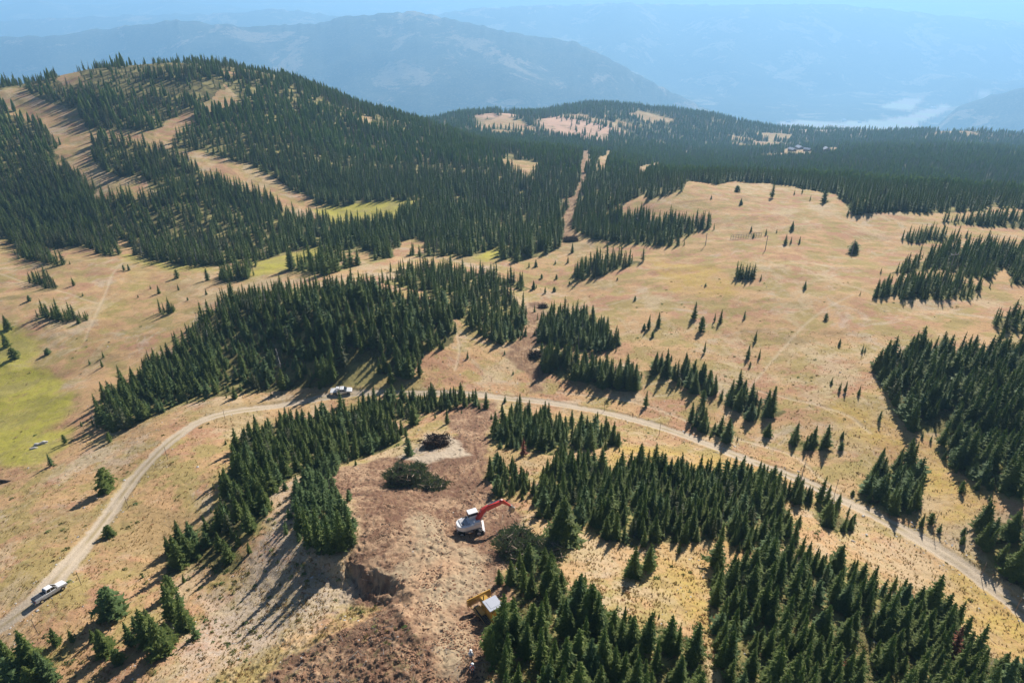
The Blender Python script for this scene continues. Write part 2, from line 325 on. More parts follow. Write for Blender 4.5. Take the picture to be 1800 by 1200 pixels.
# ---- ground material: grass, soil, gravel, forest floor by mask
def ground_material():
    m, nt, b, out = mat('mountain_ground'); N = NT(nt)
    pos = N.new('ShaderNodeNewGeometry').outputs['Position']
    ma = N.new('ShaderNodeSeparateColor'); N.link(N.attr('mask_a').outputs['Color'], ma.inputs[0])   # soil, wet, gold
    mb = N.new('ShaderNodeSeparateColor'); N.link(N.attr('mask_b').outputs['Color'], mb.inputs[0])   # road, forest, pale
    mc = N.new('ShaderNodeSeparateColor'); N.link(N.attr('mask_c').outputs['Color'], mc.inputs[0])   # far clearing, track, rough
    big = N.noise(pos, .018, 5, .6); midn = N.noise(pos, .11, 5, .65); sm = N.noise(pos, .9, 5, .7); fi = N.noise(pos, 5.0, 4, .7); b2 = N.noise(N.mapping(pos, (1, 1, 1), (0, 0, 1)), .045, 6, .7, .6)
    st = N.noise(N.mapping(pos, (.9, .22, .5), (0, 0, R(55))), 1.3, 5, .7)
    # meadow
    g = N.mix(N.ramp(big, .38, .62), (.45, .295, .150), (.46, .285, .145))
    g = N.mix(N.math('MULTIPLY', N.ramp(b2, .46, .58), .9), g, (.37, .20, .12))
    g = N.mix(N.math('MULTIPLY', N.ramp(midn, .46, .57), .9), g, (.32, .25, .095))
    g = N.mix(N.math('MULTIPLY', N.ramp(N.noise(pos, .05, 7, .78, .6), .53, .63), .6), g, (.47, .38, .29))
    g = N.mix(N.math('MULTIPLY', N.ramp(N.noise(N.mapping(pos, (1, 1, 1), (0, 1, 0)), .25, 6, .75), .56, .7), .55), g, (.19, .21, .07))
    g = N.mix(N.math('MULTIPLY', N.ramp(N.noise(N.mapping(pos, (1, .45, 1), (0, 0, .5)), .035, 7, .8, .3), .52, .6), .7), g, (.47, .36, .225))
    g = N.mix(N.math('MULTIPLY', N.ramp(N.noise(N.mapping(pos, (.5, 1, 1), (0, 0, .3)), .028, 7, .78, .8), .55, .62), .6), g, (.27, .20, .09))
    g = N.mix(N.math('MULTIPLY', N.ramp(ma.outputs[1], .05, .95), N.ramp(N.noise(pos, .14, 6, .75), .32, .5, .6, 1)), g, N.mix(N.ramp(N.noise(pos, .07, 5, .7), .42, .6), (.37, .34, .055), (.31, .27, .08)))
    g = N.mix(N.math('MULTIPLY', ma.outputs[2], N.ramp(midn, .35, .6, .25, .75)), g, N.mix(N.ramp(sm, .4, .65), (.46, .29, .09), (.42, .31, .08)))
    spk = N.math('MULTIPLY', N.ramp(sm, .30, .48, 1, 0), .62)
    g = N.mix(spk, g, (.16, .115, .05))
    g = N.mix(N.math('MULTIPLY', N.ramp(fi, .34, .5, 1, 0), .55), g, (.17, .12, .055))
    g = N.mix(N.math('MULTIPLY', N.ramp(st, .55, .72), .45), g, (.50, .36, .22))
    g = N.mix(N.math('MULTIPLY', N.ramp(fi, .6, .72), .45), g, (.54, .40, .26))
    g = N.mix(N.math('MULTIPLY', mc.outputs[0], .5), g, (.50, .40, .28))
    g = N.mix(N.math('MULTIPLY', mb.outputs[2], N.ramp(sm, .35, .6, .9, .35)), g, N.mix(N.ramp(fi, .4, .6), (.30, .24, .19), (.50, .42, .35)))
    # forest floor
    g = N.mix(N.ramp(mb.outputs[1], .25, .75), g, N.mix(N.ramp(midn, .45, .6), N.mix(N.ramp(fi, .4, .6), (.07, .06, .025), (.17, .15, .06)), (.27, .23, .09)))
    # soil
    s = N.mix(N.ramp(midn, .35, .65), (.185, .112, .070), (.30, .185, .11))
    s = N.mix(N.ramp(st, .42, .6), s, (.16, .085, .055))
    s = N.mix(N.math('MULTIPLY', N.ramp(N.noise(pos, .16, 5, .7, .5), .5, .62), .85), s, (.39, .26, .16))
    s = N.mix(N.math('MULTIPLY', N.ramp(sm, .58, .7), .6), s, (.42, .30, .19))
    s = N.mix(N.math('MULTIPLY', N.ramp(fi, .34, .48, 1, 0), .75), s, (.085, .05, .032))
    s = N.mix(N.math('MULTIPLY', N.math('MULTIPLY', mc.outputs[2], .55), N.ramp(N.noise(pos, .5, 5, .7), .52, .62)), s, (.15, .14, .06))
    s = N.mix(N.math('MULTIPLY', N.ramp(N.noise(N.mapping(pos, (1.2, .35, 1), (0, 0, R(-32))), .9, 6, .75, .4), .53, .62), .6), s, (.13, .078, .05))
    s = N.mix(N.math('MULTIPLY', mc.outputs[0], N.ramp(sm, .3, .6, .5, .9)), s, N.mix(N.ramp(midn, .4, .6), (.40, .265, .16), (.36, .28, .18)))
    s = N.mix(mb.outputs[2], s, (.42, .34, .25))
    col = N.mix(ma.outputs[0], g, s)
    # road gravel: pale wheel ruts and a browner crown
    rc = N.mix(N.ramp(fi, .35, .65), (.38, .305, .22), (.49, .405, .30))
    rc = N.mix(N.ramp(sm, .62, .7), rc, (.38, .30, .22))
    rc = N.mix(N.math('MULTIPLY', mc.outputs[1], .75), rc, (.30, .235, .13))
    col = N.mix(mb.outputs[0], col, rc)
    # far slopes: forest and clearings
    fr = N.mix(N.ramp(N.noise(pos, .004, 6, .7), .42, .6), (.028, .045, .026), (.075, .085, .045))
    fr = N.mix(N.math('MULTIPLY', N.ramp(N.noise(pos, .0016, 7, .75, .4), .53, .6), .9), fr, (.44, .34, .22))
    gl = N.noise(pos, .05, 5, .8)
    fr = N.mix(N.ramp(gl, .5, .62), fr, (.17, .16, .10))
    fl = N.attr('mask_far'); fsep = N.new('ShaderNodeSeparateColor'); N.link(fl.outputs['Color'], fsep.inputs[0])
    col = N.mix(fsep.outputs[0], col, fr)
    col = N.mix(N.math('MULTIPLY', fsep.outputs[1], N.ramp(N.noise(pos, .02, 5, .8), .3, .5)), col, (.52, .33, .23))
    col = N.mix(fsep.outputs[2], col, N.mix(N.ramp(N.noise(pos, .004, 2), .45, .55), (.74, .70, .48), (.76, .62, .50)))
    N.link(col, b.inputs['Base Color']); b.inputs['Roughness'].default_value = 1.0; b.inputs['Specular IOR Level'].default_value = .12
    h = N.math('ADD', N.math('MULTIPLY', fi, .5), sm)
    n1 = N.bump(h, .7, .16)
    hn = N.math('MULTIPLY', N.noise(pos, .12, 4, .7), fsep.outputs[0])
    n2 = N.bump(hn, .9, 14.0, n1)
    N.link(n2, b.inputs['Normal'])
    return m
GROUND_M = ground_material()
# ------------------------------------------------------------------ forest regions
# stand polygons (tree feet, pixels of the photograph), tree spacing in metres, height range, phrase
STANDS = [
 ('bottom_left_gap', [(872,1210),(862,1160),(880,1118),(872,1075),(905,1052),(885,1008),(900,985),(960,982),(985,1022),(1040,1062),(1085,1085),(1135,1105),(1165,1090),(1185,1112),(1232,1140),(1262,1200),(1262,1290),(850,1290)], 1.75, (4.2,7.2), 'in the stand right of the yellow bulldozer'),
 ('upper_right', [(945,898),(936,872),(962,832),(990,805),(1060,828),(1140,822),(1230,832),(1300,832),(1370,850),(1425,880),(1422,892),(1385,885),(1370,897),(1388,925),(1410,960),(1400,984),(1380,962),(1340,985),(1300,960),(1262,950),(1200,955),(1150,952),(1112,962),(1060,948),(1040,925),(1020,925),(970,915)], 1.58, (4,6.6), 'in the wide stand beyond the red boomed excavator'),
 ('small_by_road', [(1425,905),(1440,880),(1462,884),(1498,925),(1480,937),(1445,925)], 1.6, (4.2,6.2), 'in the small stand below the gravel road'),
 ('bottom_right', [(1262,1150),(1256,1080),(1262,1010),(1330,1002),(1330,975),(1420,990),(1480,1002),(1540,1035),(1600,1062),(1650,1075),(1690,1115),(1760,1165),(1810,1200),(1830,1290),(1262,1290)], 1.75, (4.2,7.0), 'in the big stand at the bottom right'),
 ('behind_dirt', [(865,772),(880,742),(902,727),(960,737),(1020,752),(1090,772),(1096,786),(1068,788),(1010,792),(985,802),(900,790)], 1.75, (4.5,6.8), 'in the stand just beyond the bare earth'),
 ('thin_by_dirt', [(858,850),(868,818),(912,832),(928,862),(900,878),(868,868)], 1.6, (3.4,5.2), 'in the small clump above the excavator boom'),
 ('left_of_dirt', [(402,795),(442,762),(520,738),(600,722),(650,712),(710,762),(712,780),(640,806),(560,826),(520,838),(470,850),(430,830)], 1.8, (4.6,7.2), 'in the stand left of the bare earth'),
 ('row_top', [(600,712),(690,700),(800,697),(868,706),(858,718),(800,720),(740,728),(700,740),(640,735)], 1.8, (4,6.2), 'in the row between road and bare earth'),
 ('left_arm', [(412,822),(440,815),(520,838),(478,868),(470,905),(455,940),(408,950),(430,975),(425,1002),(385,1012),(340,992),(318,1008),(286,1012),(290,975),(335,940),(372,905),(392,925),(388,880)], 1.9, (4.6,7.6), 'in the stand running down the left slope'),
 ('pale_strip', [(522,885),(532,845),(560,810),(592,800),(600,815),(588,850),(606,892),(628,948),(600,966),(560,966),(538,945)], 1.12, (2.4,5.2), 'in the pale green thicket left of the bare earth'),
 ('knob', [(165,740),(188,764),(232,750),(300,718),(420,694),(520,684),(600,680),(640,678),(690,662),(720,668),(745,622),(800,604),(802,570),(790,552),(740,530),(700,518),(640,508),(560,508),(470,510),(410,522),(362,555),(338,585),(320,612),(262,645),(220,675),(180,712)], 2.15, (4.8,8.2), ''),
 ('knob_right', [(665,496),(720,482),(800,492),(880,502),(926,545),(922,592),(882,608),(830,582),(800,560),(740,512),(690,502)], 2.25, (4.8,7.8), ''),
 ('knob_back', [(682,478),(740,468),(830,478),(905,492),(934,508),(920,512),(860,496),(760,492)], 2.3, (4.8,7.5), ''),
 ('centre_a', [(948,602),(946,572),(962,562),(1030,562),(1070,592),(1086,608),(1070,618),(1000,612)], 2.0, (6,8.5), ''),
 ('centre_b', [(945,652),(958,625),(1060,645),(1120,665),(1134,684),(1100,690),(1020,672)], 1.9, (6,8.5), ''),
 ('centre_c', [(1128,652),(1180,642),(1242,665),(1262,692),(1240,702),(1210,687),(1180,667),(1135,668)], 2.0, (5,8), ''),
 ('centre_d', [(1276,705),(1300,692),(1342,708),(1384,722),(1375,732),(1322,740),(1282,720)], 1.9, (5,8), ''),
 ('centre_e', [(1206,742),(1222,737),(1292,767),(1285,777),(1230,758)], 1.8, (4.5,6.5), ''),
 ('centre_f', [(1386,778),(1402,772),(1462,782),(1455,792),(1420,795),(1392,790)], 1.8, (5,7.5), ''),
 ('right_big', [(1535,645),(1570,632),(1640,622),(1720,622),(1840,625),(1860,900),(1800,885),(1742,862),(1695,840),(1665,812),(1650,792),(1662,765),(1600,758),(1578,735),(1562,695),(1540,662)], 1.9, (6,8.5), ''),
 ('right_low', [(1503,868),(1530,842),(1562,815),(1608,812),(1618,860),(1618,888),(1600,905),(1568,908),(1520,885)], 1.7, (5,7.2), 'in the dark stand beside the gravel road'),
 ('right_edge', [(1708,935),(1742,915),(1840,935),(1860,1080),(1800,1042),(1758,1012),(1728,975)], 1.8, (5,7), 'in the dark stand at the right edge'),
 ('right_top', [(1742,568),(1760,555),(1850,560),(1850,595),(1765,585)], 2.2, (6,9), ''),
 ('ra', [(1528,522),(1560,502),(1600,492),(1650,492),(1722,502),(1712,528),(1690,528),(1680,518),(1660,530),(1620,526),(1590,528),(1575,520),(1540,526)], 2.0, (5.5,8), ''),
 ('rb', [(1560,482),(1600,466),(1660,442),(1720,436),(1850,432),(1850,505),(1775,500),(1770,470),(1755,480),(1740,492),(1700,487),(1650,472),(1600,480)], 2.2, (5.5,8.5), ''),
 ('rc', [(1577,420),(1620,412),(1680,418),(1692,424),(1602,428)], 2.2, (5.5,8), ''),
 ('rd', [(1650,390),(1700,384),(1850,380),(1850,402),(1722,398)], 2.6, (6,8.5), ''),
 ('nose', [(1004,484),(1022,466),(1080,460),(1136,458),(1100,470),(1062,484),(1022,492)], 2.2, (7,10), ''),
 ('oa', [(1002,402),(1010,378),(1062,374),(1120,382),(1190,392),(1252,398),(1242,404),(1205,412),(1215,415),(1160,418),(1200,432),(1100,430),(1040,420)], 2.4, (7,10), ''),
 ('oc', [(1292,486),(1315,484),(1333,488),(1328,492),(1295,492)], 1.6, (5,7.5), ''),
 ('la', [(24,442),(60,438),(116,466),(100,470),(42,456)], 2.2, (6,8.5), ''),
 ('lb', [(38,492),(72,488),(106,504),(94,510)], 2.2, (5,7), ''),
 ('lc', [(58,558),(90,548),(150,558),(156,564),(100,564)], 1.9, (5,7.5), ''),
 ('ld', [(278,550),(300,543),(313,545),(300,552),(282,554)], 1.7, (5,7), ''),
 ('lh', [(380,480),(400,482),(440,476),(440,490),(395,496)], 2.0, (6,8), ''),
]
# the wooded hills: everything inside these except the holes
HILL = [(-200,416),(0,418),(60,442),(140,432),(182,447),(250,452),(300,467),(370,470),(440,468),(480,476),(570,482),(620,470),(660,462),(700,446),(740,452),(835,452),(890,457),(900,462),(975,442),(990,425),(1002,400),(1010,372),(1060,372),(1140,352),(1130,342),(1200,336),
        (1210,318),(1260,325),(1290,318),(1400,328),(1470,342),(1480,352),(1500,378),(1560,372),(1640,374),(1700,372),(1850,376)]
HOLES = [
 [(-60,172),(0,160),(35,152),(52,160),(70,176),(118,186),(140,200),(160,226),(240,232),(262,232),(300,212),(345,192),(352,208),(322,232),(304,262),(272,264),(200,248),(162,248),(168,290),(215,312),(262,312),(272,347),(180,352),(150,322),(110,292),(95,242),(60,217),(0,182)],
 [(300,268),(330,262),(386,276),(428,286),(490,315),(528,340),(560,362),(640,357),(730,352),(742,358),(700,387),(640,397),(560,387),(500,372),(468,347),(412,326),(360,308)],
 [(630,208),(655,206),(662,222),(645,222)], [(872,277),(950,287),(940,317),(925,312),(910,302)], [(833,452),(880,432),(887,447),(870,462)],
 [(986,432),(990,350),(1008,345),(1020,300),(1022,266),(1038,263),(1032,300),(1020,345),(1008,400),(1003,430)],
 [(400,462),(470,458),(560,430),(584,436),(570,450),(520,470),(480,476)], [(700,425),(740,418),(745,445),(700,450)], [(592,448),(640,440),(650,462),(600,468)],
 [(190,445),(210,418),(225,422),(240,452)], [(1118,316),(1118,294),(1158,284),(1162,298),(1138,306),(1130,318)], [(1066,262),(1044,302),(1060,304),(1080,270)],
 [(1375,270),(1380,262),(1425,262),(1425,270)], [(640,188),(600,170),(625,168)], [(400,150),(370,172),(352,200),(380,196),(420,178)], [(380,125),(420,128),(405,138)],
 [(95,130),(140,134),(150,150),(110,150)],
]
SINGLES = [  # x, y of the foot, height px in the photo, crown width factor, label
 (190,860,40,1.35,'lone bushy fir beside the gravel road on the left slope'),
 (90,818,24,.9,'small two-topped young fir on the slope above the left road bend'),
 (115,778,16,.9,'tiny young fir beside the yellow wet meadow'),
 (194,776,18,.9,'small young fir just below the dark stand, casting a long thin shadow'),
 (193,942,20,1.5,'small round bush-like fir at the inner edge of the left road'),
 (1135,714,28,.8,'slender lone fir on the tan meadow above the middle of the road'),
 (1230,723,16,.9,'short fir just above the stand over the road bend'),
 (1235,710,26,.8,'thin fir on the meadow below the centre stand'),
 (1318,738,34,1.6,'broad pale green spruce in front of a dark clump above the road'),
 (1277,776,42,1.35,'broad bright green spruce at the right end of the clump above the road'),
 (1349,767,26,1.5,'short wide spruce alone between two clumps above the road'),
 (1478,790,14,1.3,'low bushy fir right of the clump on the tan slope'),
 (1480,770,14,1.3,'small round fir on the tan slope above another like it'),
 (1497,925,22,.8,'thin young fir just right of the small stand below the road'),
 (1258,995,52,1.05,'lone dark fir at the edge of the golden grass'),
 (1113,1012,50,1.15,'dark fir standing forward on the dry grass with a second one behind it'),
 (1140,1000,44,1.0,'fir at the left of the golden grass beside a darker one'),
 (990,950,72,1.9,'very broad round spruce beside the big brush pile'),
 (1220,560,30,.9,'tall fir of the pair high on the right meadow'),(1232,582,26,.9,'fir standing alone below the pair on the right meadow'),
 (1256,565,16,.8,'small fir on the right meadow, left of its neighbour'),(1266,567,24,.8,'slender fir on the right meadow with a smaller neighbour'),
 (1308,560,15,.9,'tiny fir on the right meadow near a pale rock patch'),(1327,600,20,.8,'thin fir above two others on the stony right slope'),
 (1238,620,22,.7,'very thin fir on the slope left of the stony ground'),(1314,630,26,.7,'thin leaning fir on the stony slope with a long shadow'),
 (1334,630,18,.7,'small thin fir right of a taller one on the stony slope'),(1318,645,10,.8,'tiny shrub-like fir below the thin pair'),
 (1140,578,26,.8,'dark fir left of the pair by the meadow gully'),(1157,574,26,.8,'dark fir right of the pair by the meadow gully'),(1132,579,10,1.4,'low dark bush at the foot of the meadow pair'),(1147,592,10,1.3,'round low bush on the meadow below the pair'),
 (1414,508,16,1.1,'single fir in the middle of the wide right meadow'),(1500,445,20,1.8,'wide low clump-like fir on the far right meadow'),(1240,503,7,1.3,'tiny dark fir on the far right meadow'),
 (1503,445,16,1.2,'round fir among low shrubs high on the right meadow'),
 (1475,688,18,.8,'small fir left of the pair near the big right stand'),(1485,690,22,.8,'small fir nearer the big right stand'),(1461,675,14,.9,'small fir with a dark shadow on the right slope'),(1509,694,20,.7,'thin fir close to the big right stand'),
 (1451,562,12,1.2,'low tuft-like fir on the stony right slope'),(1475,608,12,.9,'tiny fir on the yellow patch of the right slope'),(1515,620,16,.7,'thin young fir left of the big right stand'),
 (1545,740,18,.7,'thin young fir below the big right stand'),(1537,650,28,.9,'fir at the left tip of the big right stand'),
 (930,470,10,1,'tiny fir left on the small meadow by the centre trees'),(942,469,14,1.1,'small fir on the small meadow by the centre trees'),(976,464,8,1,'tiny fir at the top of the small meadow'),(1006,444,18,1,'fir at the top of the small meadow before the dark hill'),
 (998,462,12,1,'little fir of the row on the small meadow'),(938,508,16,1.3,'fir clump at the left of the small meadow track'),(958,515,12,1.1,'small fir at the foot of the small meadow'),(974,512,8,1.4,'round low bush at the foot of the small meadow'),(952,489,8,1.2,'round low bush in the small meadow'),(978,490,8,1.2,'second round bush in the small meadow'),
 (1001,500,6,1.2,'tiny bush below the small meadow'),(1085,492,5,1.2,'tiny bush right of the centre meadow'),(1116,528,8,1.2,'low bush on the yellowish meadow'),
 (1010,664,8,1,'tiny fir near the soil swath'),(902,658,7,1.2,'tiny round fir on the meadow above the road'),(887,623,8,1,'tiny fir left of the soil swath'),(822,630,14,.8,'small pale fir on the meadow left of the soil swath'),(738,660,30,1,'fir standing clear of the knob stand'),
 (688,672,34,1,'fir at the right end of the roadside stand'),(12,608,26,1.4,'large dark fir at the left edge of the meadow'),(14,578,26,1.5,'wide fir at the left edge, above the other'),(25,630,20,1.5,'low dark fir beside the left edge'),
 (84,622,10,2.2,'round low bush on the left meadow'),(182,628,12,.9,'small fir on the slope above the wet meadow'),(180,645,16,.8,'small fir with a long shadow above the wet meadow'),(158,640,10,.9,'tiny fir left of the small pair'),
 (139,568,14,1.4,'small fir at the right end of the meadow clump'),(52,529,10,1.5,'low bush on the left meadow'),(130,502,16,1,'small fir on the upper left meadow'),(146,520,7,1,'tiny fir in the left meadow'),
 (218,475,10,1,'small fir of the pair below the wooded hill'),(227,475,10,1,'right fir of the pair below the wooded hill'),(312,489,16,1,'fir alone below the wooded hill'),(365,493,20,.9,'fir on the meadow just below the hill edge'),(280,516,16,1.1,'fir in the reddish grass of the left meadow'),(314,510,12,.9,'small fir in the reddish grass of the left meadow'),
 (243,523,5,1,'tiny dark bush on the left meadow'),(265,508,8,1,'tiny fir left of the reddish grass'),(363,518,12,1,'small fir by the top of the knob stand'),(330,528,6,1.2,'tiny bush by the knob stand'),(173,445,22,1.3,'fir clump under the wooded hill'),(388,492,14,1,'small fir right of the hill edge'),
 (1357,348,30,.9,'tall lone fir on the plateau edge'),(1302,360,12,1.6,'fir clump on the plateau'),(1295,338,12,1.8,'low fir group at the plateau edge'),(1250,350,8,1.2,'small fir on the plateau'),(1410,340,12,.8,'small fir on the plateau near the dark wood'),(1448,356,34,.9,'tall fir before the dark wood on the plateau'),
 (1424,352,10,.7,'thin small fir on the plateau'),(1396,342,9,.8,'small fir by the tall plateau fir'),(1490,378,12,1,'small fir under the dark wood'),(1508,377,22,1.2,'dark fir under the dark wood'),(1570,376,8,1,'little fir at the wood edge'),
 (1380,429,18,1.1,'fir right of the wooden fence on the plateau'),(1390,427,12,.8,'smaller fir next to the fir on the plateau'),(1405,427,12,.8,'little fir on the plateau slope'),(1392,404,16,1.4,'fir clump higher on the plateau'),(1346,413,12,.9,'small fir by the pole on the plateau'),(1324,418,10,1.1,'small fir in front of the wooden fence'),(1320,407,11,1,'small fir behind the wooden fence'),(1365,409,7,.9,'tiny fir on the plateau'),
 (1698,417,14,1,'small fir above the right stands'),(1785,455,0,1,''),
 (200,1082,50,1.45,'round bright green spruce below the left road'),
 (186,1148,46,1.5,'pale green broad fir at the bottom left'),
 (100,1130,30,1.1,'small bright green fir behind the bottom left group'),(128,1128,24,1.0,'small fir at the right end of the bottom left group'),
 (232,1135,44,1.0,'slim dark fir left of the bottom left clump'),(262,1130,62,1.2,'dark fir of the lower left clump'),(285,1150,64,1.5,'wide dark spruce in front of the lower left clump'),(305,1090,66,1.1,'tall fir at the top of the lower left clump'),(328,1105,52,1.1,'tall fir at the right end of the lower left clump'),(262,1095,28,1.1,'short fir in the lower left clump'),(300,1130,40,1.3,'short broad fir in the lower left clump'),
 (66,1185,84,1.3,'largest broad spruce in the bottom left corner'),(20,1170,60,1.1,'dark spruce at the left edge of the bottom left corner'),(35,1210,54,1.2,'bushy spruce cut by the bottom edge at the left'),(88,1200,62,1.2,'pale green spruce right of the largest one in the corner'),(5,1205,54,1.2,'spruce in the very bottom left corner'),(62,1215,50,1.5,'short round spruce at the bottom edge in the left corner'),
 (545,958,64,.72,'dark fir at the lower left foot of the pale thicket'),(562,968,74,.72,'tallest fir at the foot of the pale thicket, casting a long shadow'),(582,972,62,.72,'fir in the middle of the foot of the pale thicket'),(602,966,70,.72,'tall fir near the lower right foot of the pale thicket'),(618,956,56,.72,'fir at the right foot of the pale thicket beside the dug bank'),(530,934,52,1.0,'fir at the left flank of the pale thicket'),
 (165,1125,22,1.1,'little pale fir above the broad pale one at the bottom left'),(240,1105,26,1.0,'slim young fir above the lower left clump'),(318,1065,30,1.0,'young fir between the left arm of trees and the lower left clump'),(300,1045,34,1.0,'fir just below the end of the left arm of trees'),(345,1120,26,1.0,'young fir right of the lower left clump'),(210,1165,26,1.2,'short fir below the broad pale one at the bottom left'),
 (720,800,30,1.2,'cut young firs standing on the brush pile edge'),(728,745,40,1.2,'lone dark fir between the left stand and the row'),(786,745,26,.9,'small fir left of the bare earth by the root pile'),(765,735,14,.6,'thin bare-topped young fir by the root pile'),
 (886,1128,76,1.1,'tall fir standing right before the bulldozer cab'),(902,1112,58,1.0,'fir just right of the one hiding the bulldozer'),(868,1150,44,1.1,'shorter fir below the bulldozer'),
 (1650,935,18,.9,'small sapling right of the dark stand by the road'),(1618,925,26,.8,'thin fir right of the dark roadside stand'),(1635,920,20,1.0,'yellow green sapling by the dark roadside stand'),(1688,865,22,.8,'small fir below the big right stand'),(1690,955,14,1.1,'little shrub-like fir on the slope above the road'),(1692,940,14,1.1,'second little shrub-like fir on the slope above the road'),
 (1620,770,12,1,'young fir in the shadow of the right stand'),(1520,618,10,.9,'tiny fir on the right slope'),(1498,870,9,1.5,'low round bush at the tip of the roadside stand'),
]
HILLW_IMG = np.array(HILL + [(1850, -50), (-200, -50)], float)
def in_poly(px, py, poly):
    ins = np.zeros(px.shape, bool); m = len(poly)
    for i in range(m):
        x0, y0 = poly[i]; x1, y1 = poly[(i + 1) % m]
        c = ((y0 > py) != (y1 > py)); xi = x0 + (py - y0) * (x1 - x0) / ((y1 - y0) if y1 != y0 else 1e-9)
        ins ^= c & (px < xi)
    return ins
STW = [(k, wpoly(p), sp, hr, ph) for k, p, sp, hr, ph in STANDS]
HILLW = wpoly(HILL)                                   # lower edge of the wooded hills, world
HOLEW = [wpoly(p) for p in HOLES]
# wooded-hill test in world polar terms: beyond the edge's distance at that azimuth
ha = np.arctan2(HILLW[:, 0], HILLW[:, 1]); hr_ = np.hypot(HILLW[:, 0], HILLW[:, 1]); order = np.argsort(ha); ha, hr_ = ha[order], hr_[order]
def wood(x, y):
    a = np.arctan2(x, y); r = np.hypot(x, y); w = r > np.interp(a, ha, hr_) + 4 * vnoise(x / 12, y / 12, 88)
    w &= ~((r < 460) & (a > 0.62))
    for h in HOLEW:
        mm = inf(x, y, h, 2)
        if mm.any():
            q = np.zeros(x.shape, bool); q[mm] = in_poly(x[mm] + 3 * vnoise(x[mm] / 9, y[mm] / 9, 5), y[mm] + 3 * vnoise(x[mm] / 9, y[mm] / 9, 6), h); w &= ~q
    return w
# forest floor mask
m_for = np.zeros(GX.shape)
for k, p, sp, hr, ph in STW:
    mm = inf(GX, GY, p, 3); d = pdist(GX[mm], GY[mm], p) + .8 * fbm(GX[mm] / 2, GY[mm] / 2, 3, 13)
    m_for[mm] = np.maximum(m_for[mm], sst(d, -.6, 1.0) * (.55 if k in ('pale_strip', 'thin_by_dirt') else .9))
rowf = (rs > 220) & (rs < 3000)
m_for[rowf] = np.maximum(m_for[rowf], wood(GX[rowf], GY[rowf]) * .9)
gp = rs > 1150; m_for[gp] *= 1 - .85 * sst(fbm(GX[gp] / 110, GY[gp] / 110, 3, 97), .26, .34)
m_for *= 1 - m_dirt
m_road = 1 - sst(rd + (.45 * fbm(GX / 1.1, GY / 1.1, 3, 14) + .5 * fbm(GX / 9, GY / 9, 2, 15)) * (rd < 9), 1.2, 1.9)
crown_l = np.exp(-(rd / .36) ** 2) * 1.4 * sst(fbm(GX / 6, GY / 6, 3, 16) * (rd < 9), -.3, .2)
m_track = np.exp(-(td / .5) ** 2)
m_fz = sst(GR, 2300, 2900)
def add_attr(me, name, a, b, c):
    at_ = me.attributes.new(name, 'FLOAT_COLOR', 'POINT'); n_ = len(a)
    d = np.ones((n_, 4), np.float32); d[:, 0] = a; d[:, 1] = b; d[:, 2] = c
    at_.data.foreach_set('color', d.ravel())
fi_ = np.arange((NR - 1) * (NA - 1)); fr_, fa_ = fi_ // (NA - 1), fi_ % (NA - 1)
v00 = fr_ * NA + fa_
QUAD = np.stack([v00, v00 + NA, v00 + NA + 1, v00 + 1], 1)[:, ::-1]
def fmean(m): return (m[:-1, :-1] + m[1:, :-1] + m[:-1, 1:] + m[1:, 1:]).ravel() / 4
f_road = (fmean(m_road) > .5)
f_dirt = (fmean(np.maximum(m_dirt, m_sw)) > .5) & ~f_road
f_far = (fmean(GR) > 2700) & ~f_road & ~f_dirt
V = np.stack([GX.ravel(), GY.ravel(), GZ.ravel()], 1).astype(np.float32)
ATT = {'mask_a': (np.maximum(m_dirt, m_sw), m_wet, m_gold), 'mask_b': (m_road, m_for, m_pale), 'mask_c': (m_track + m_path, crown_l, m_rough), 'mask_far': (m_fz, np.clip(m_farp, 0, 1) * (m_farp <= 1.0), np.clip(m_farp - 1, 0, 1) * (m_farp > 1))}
def sheet(name, sel, kind='structure'):
    q = QUAD[sel]; used = np.zeros(len(V), bool); used[q.ravel()] = True; remap = np.cumsum(used) - 1
    me = bpy.data.meshes.new(name); vv = V[used]; qq = remap[q].astype(np.int32)
    me.vertices.add(len(vv)); me.vertices.foreach_set('co', vv.ravel())
    me.loops.add(len(qq) * 4); me.loops.foreach_set('vertex_index', qq.ravel())
    me.polygons.add(len(qq)); me.polygons.foreach_set('loop_start', np.arange(0, len(qq) * 4, 4, dtype=np.int32)); me.polygons.foreach_set('loop_total', np.full(len(qq), 4, np.int32))
    me.polygons.foreach_set('use_smooth', np.ones(len(qq), bool))
    me.update(calc_edges=True)
    for k, (a, b, c) in ATT.items(): add_attr(me, k, a.ravel()[used], b.ravel()[used], c.ravel()[used])
    me.materials.append(GROUND_M)
    o = bpy.data.objects.new(name, me); C.objects.link(o); o['kind'] = kind; return o
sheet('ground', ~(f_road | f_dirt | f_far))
o = sheet('dirt_road', f_road); o['label'] = 'pale two-track gravel road winding along the ridge'
o = sheet('bare_earth', f_dirt); o['label'] = 'freshly cleared brown soil in the middle of the trees'
o = sheet('mountains', f_far); o['label'] = 'distant forested mountain ranges and valley'
print('ground', time.time() - T0)
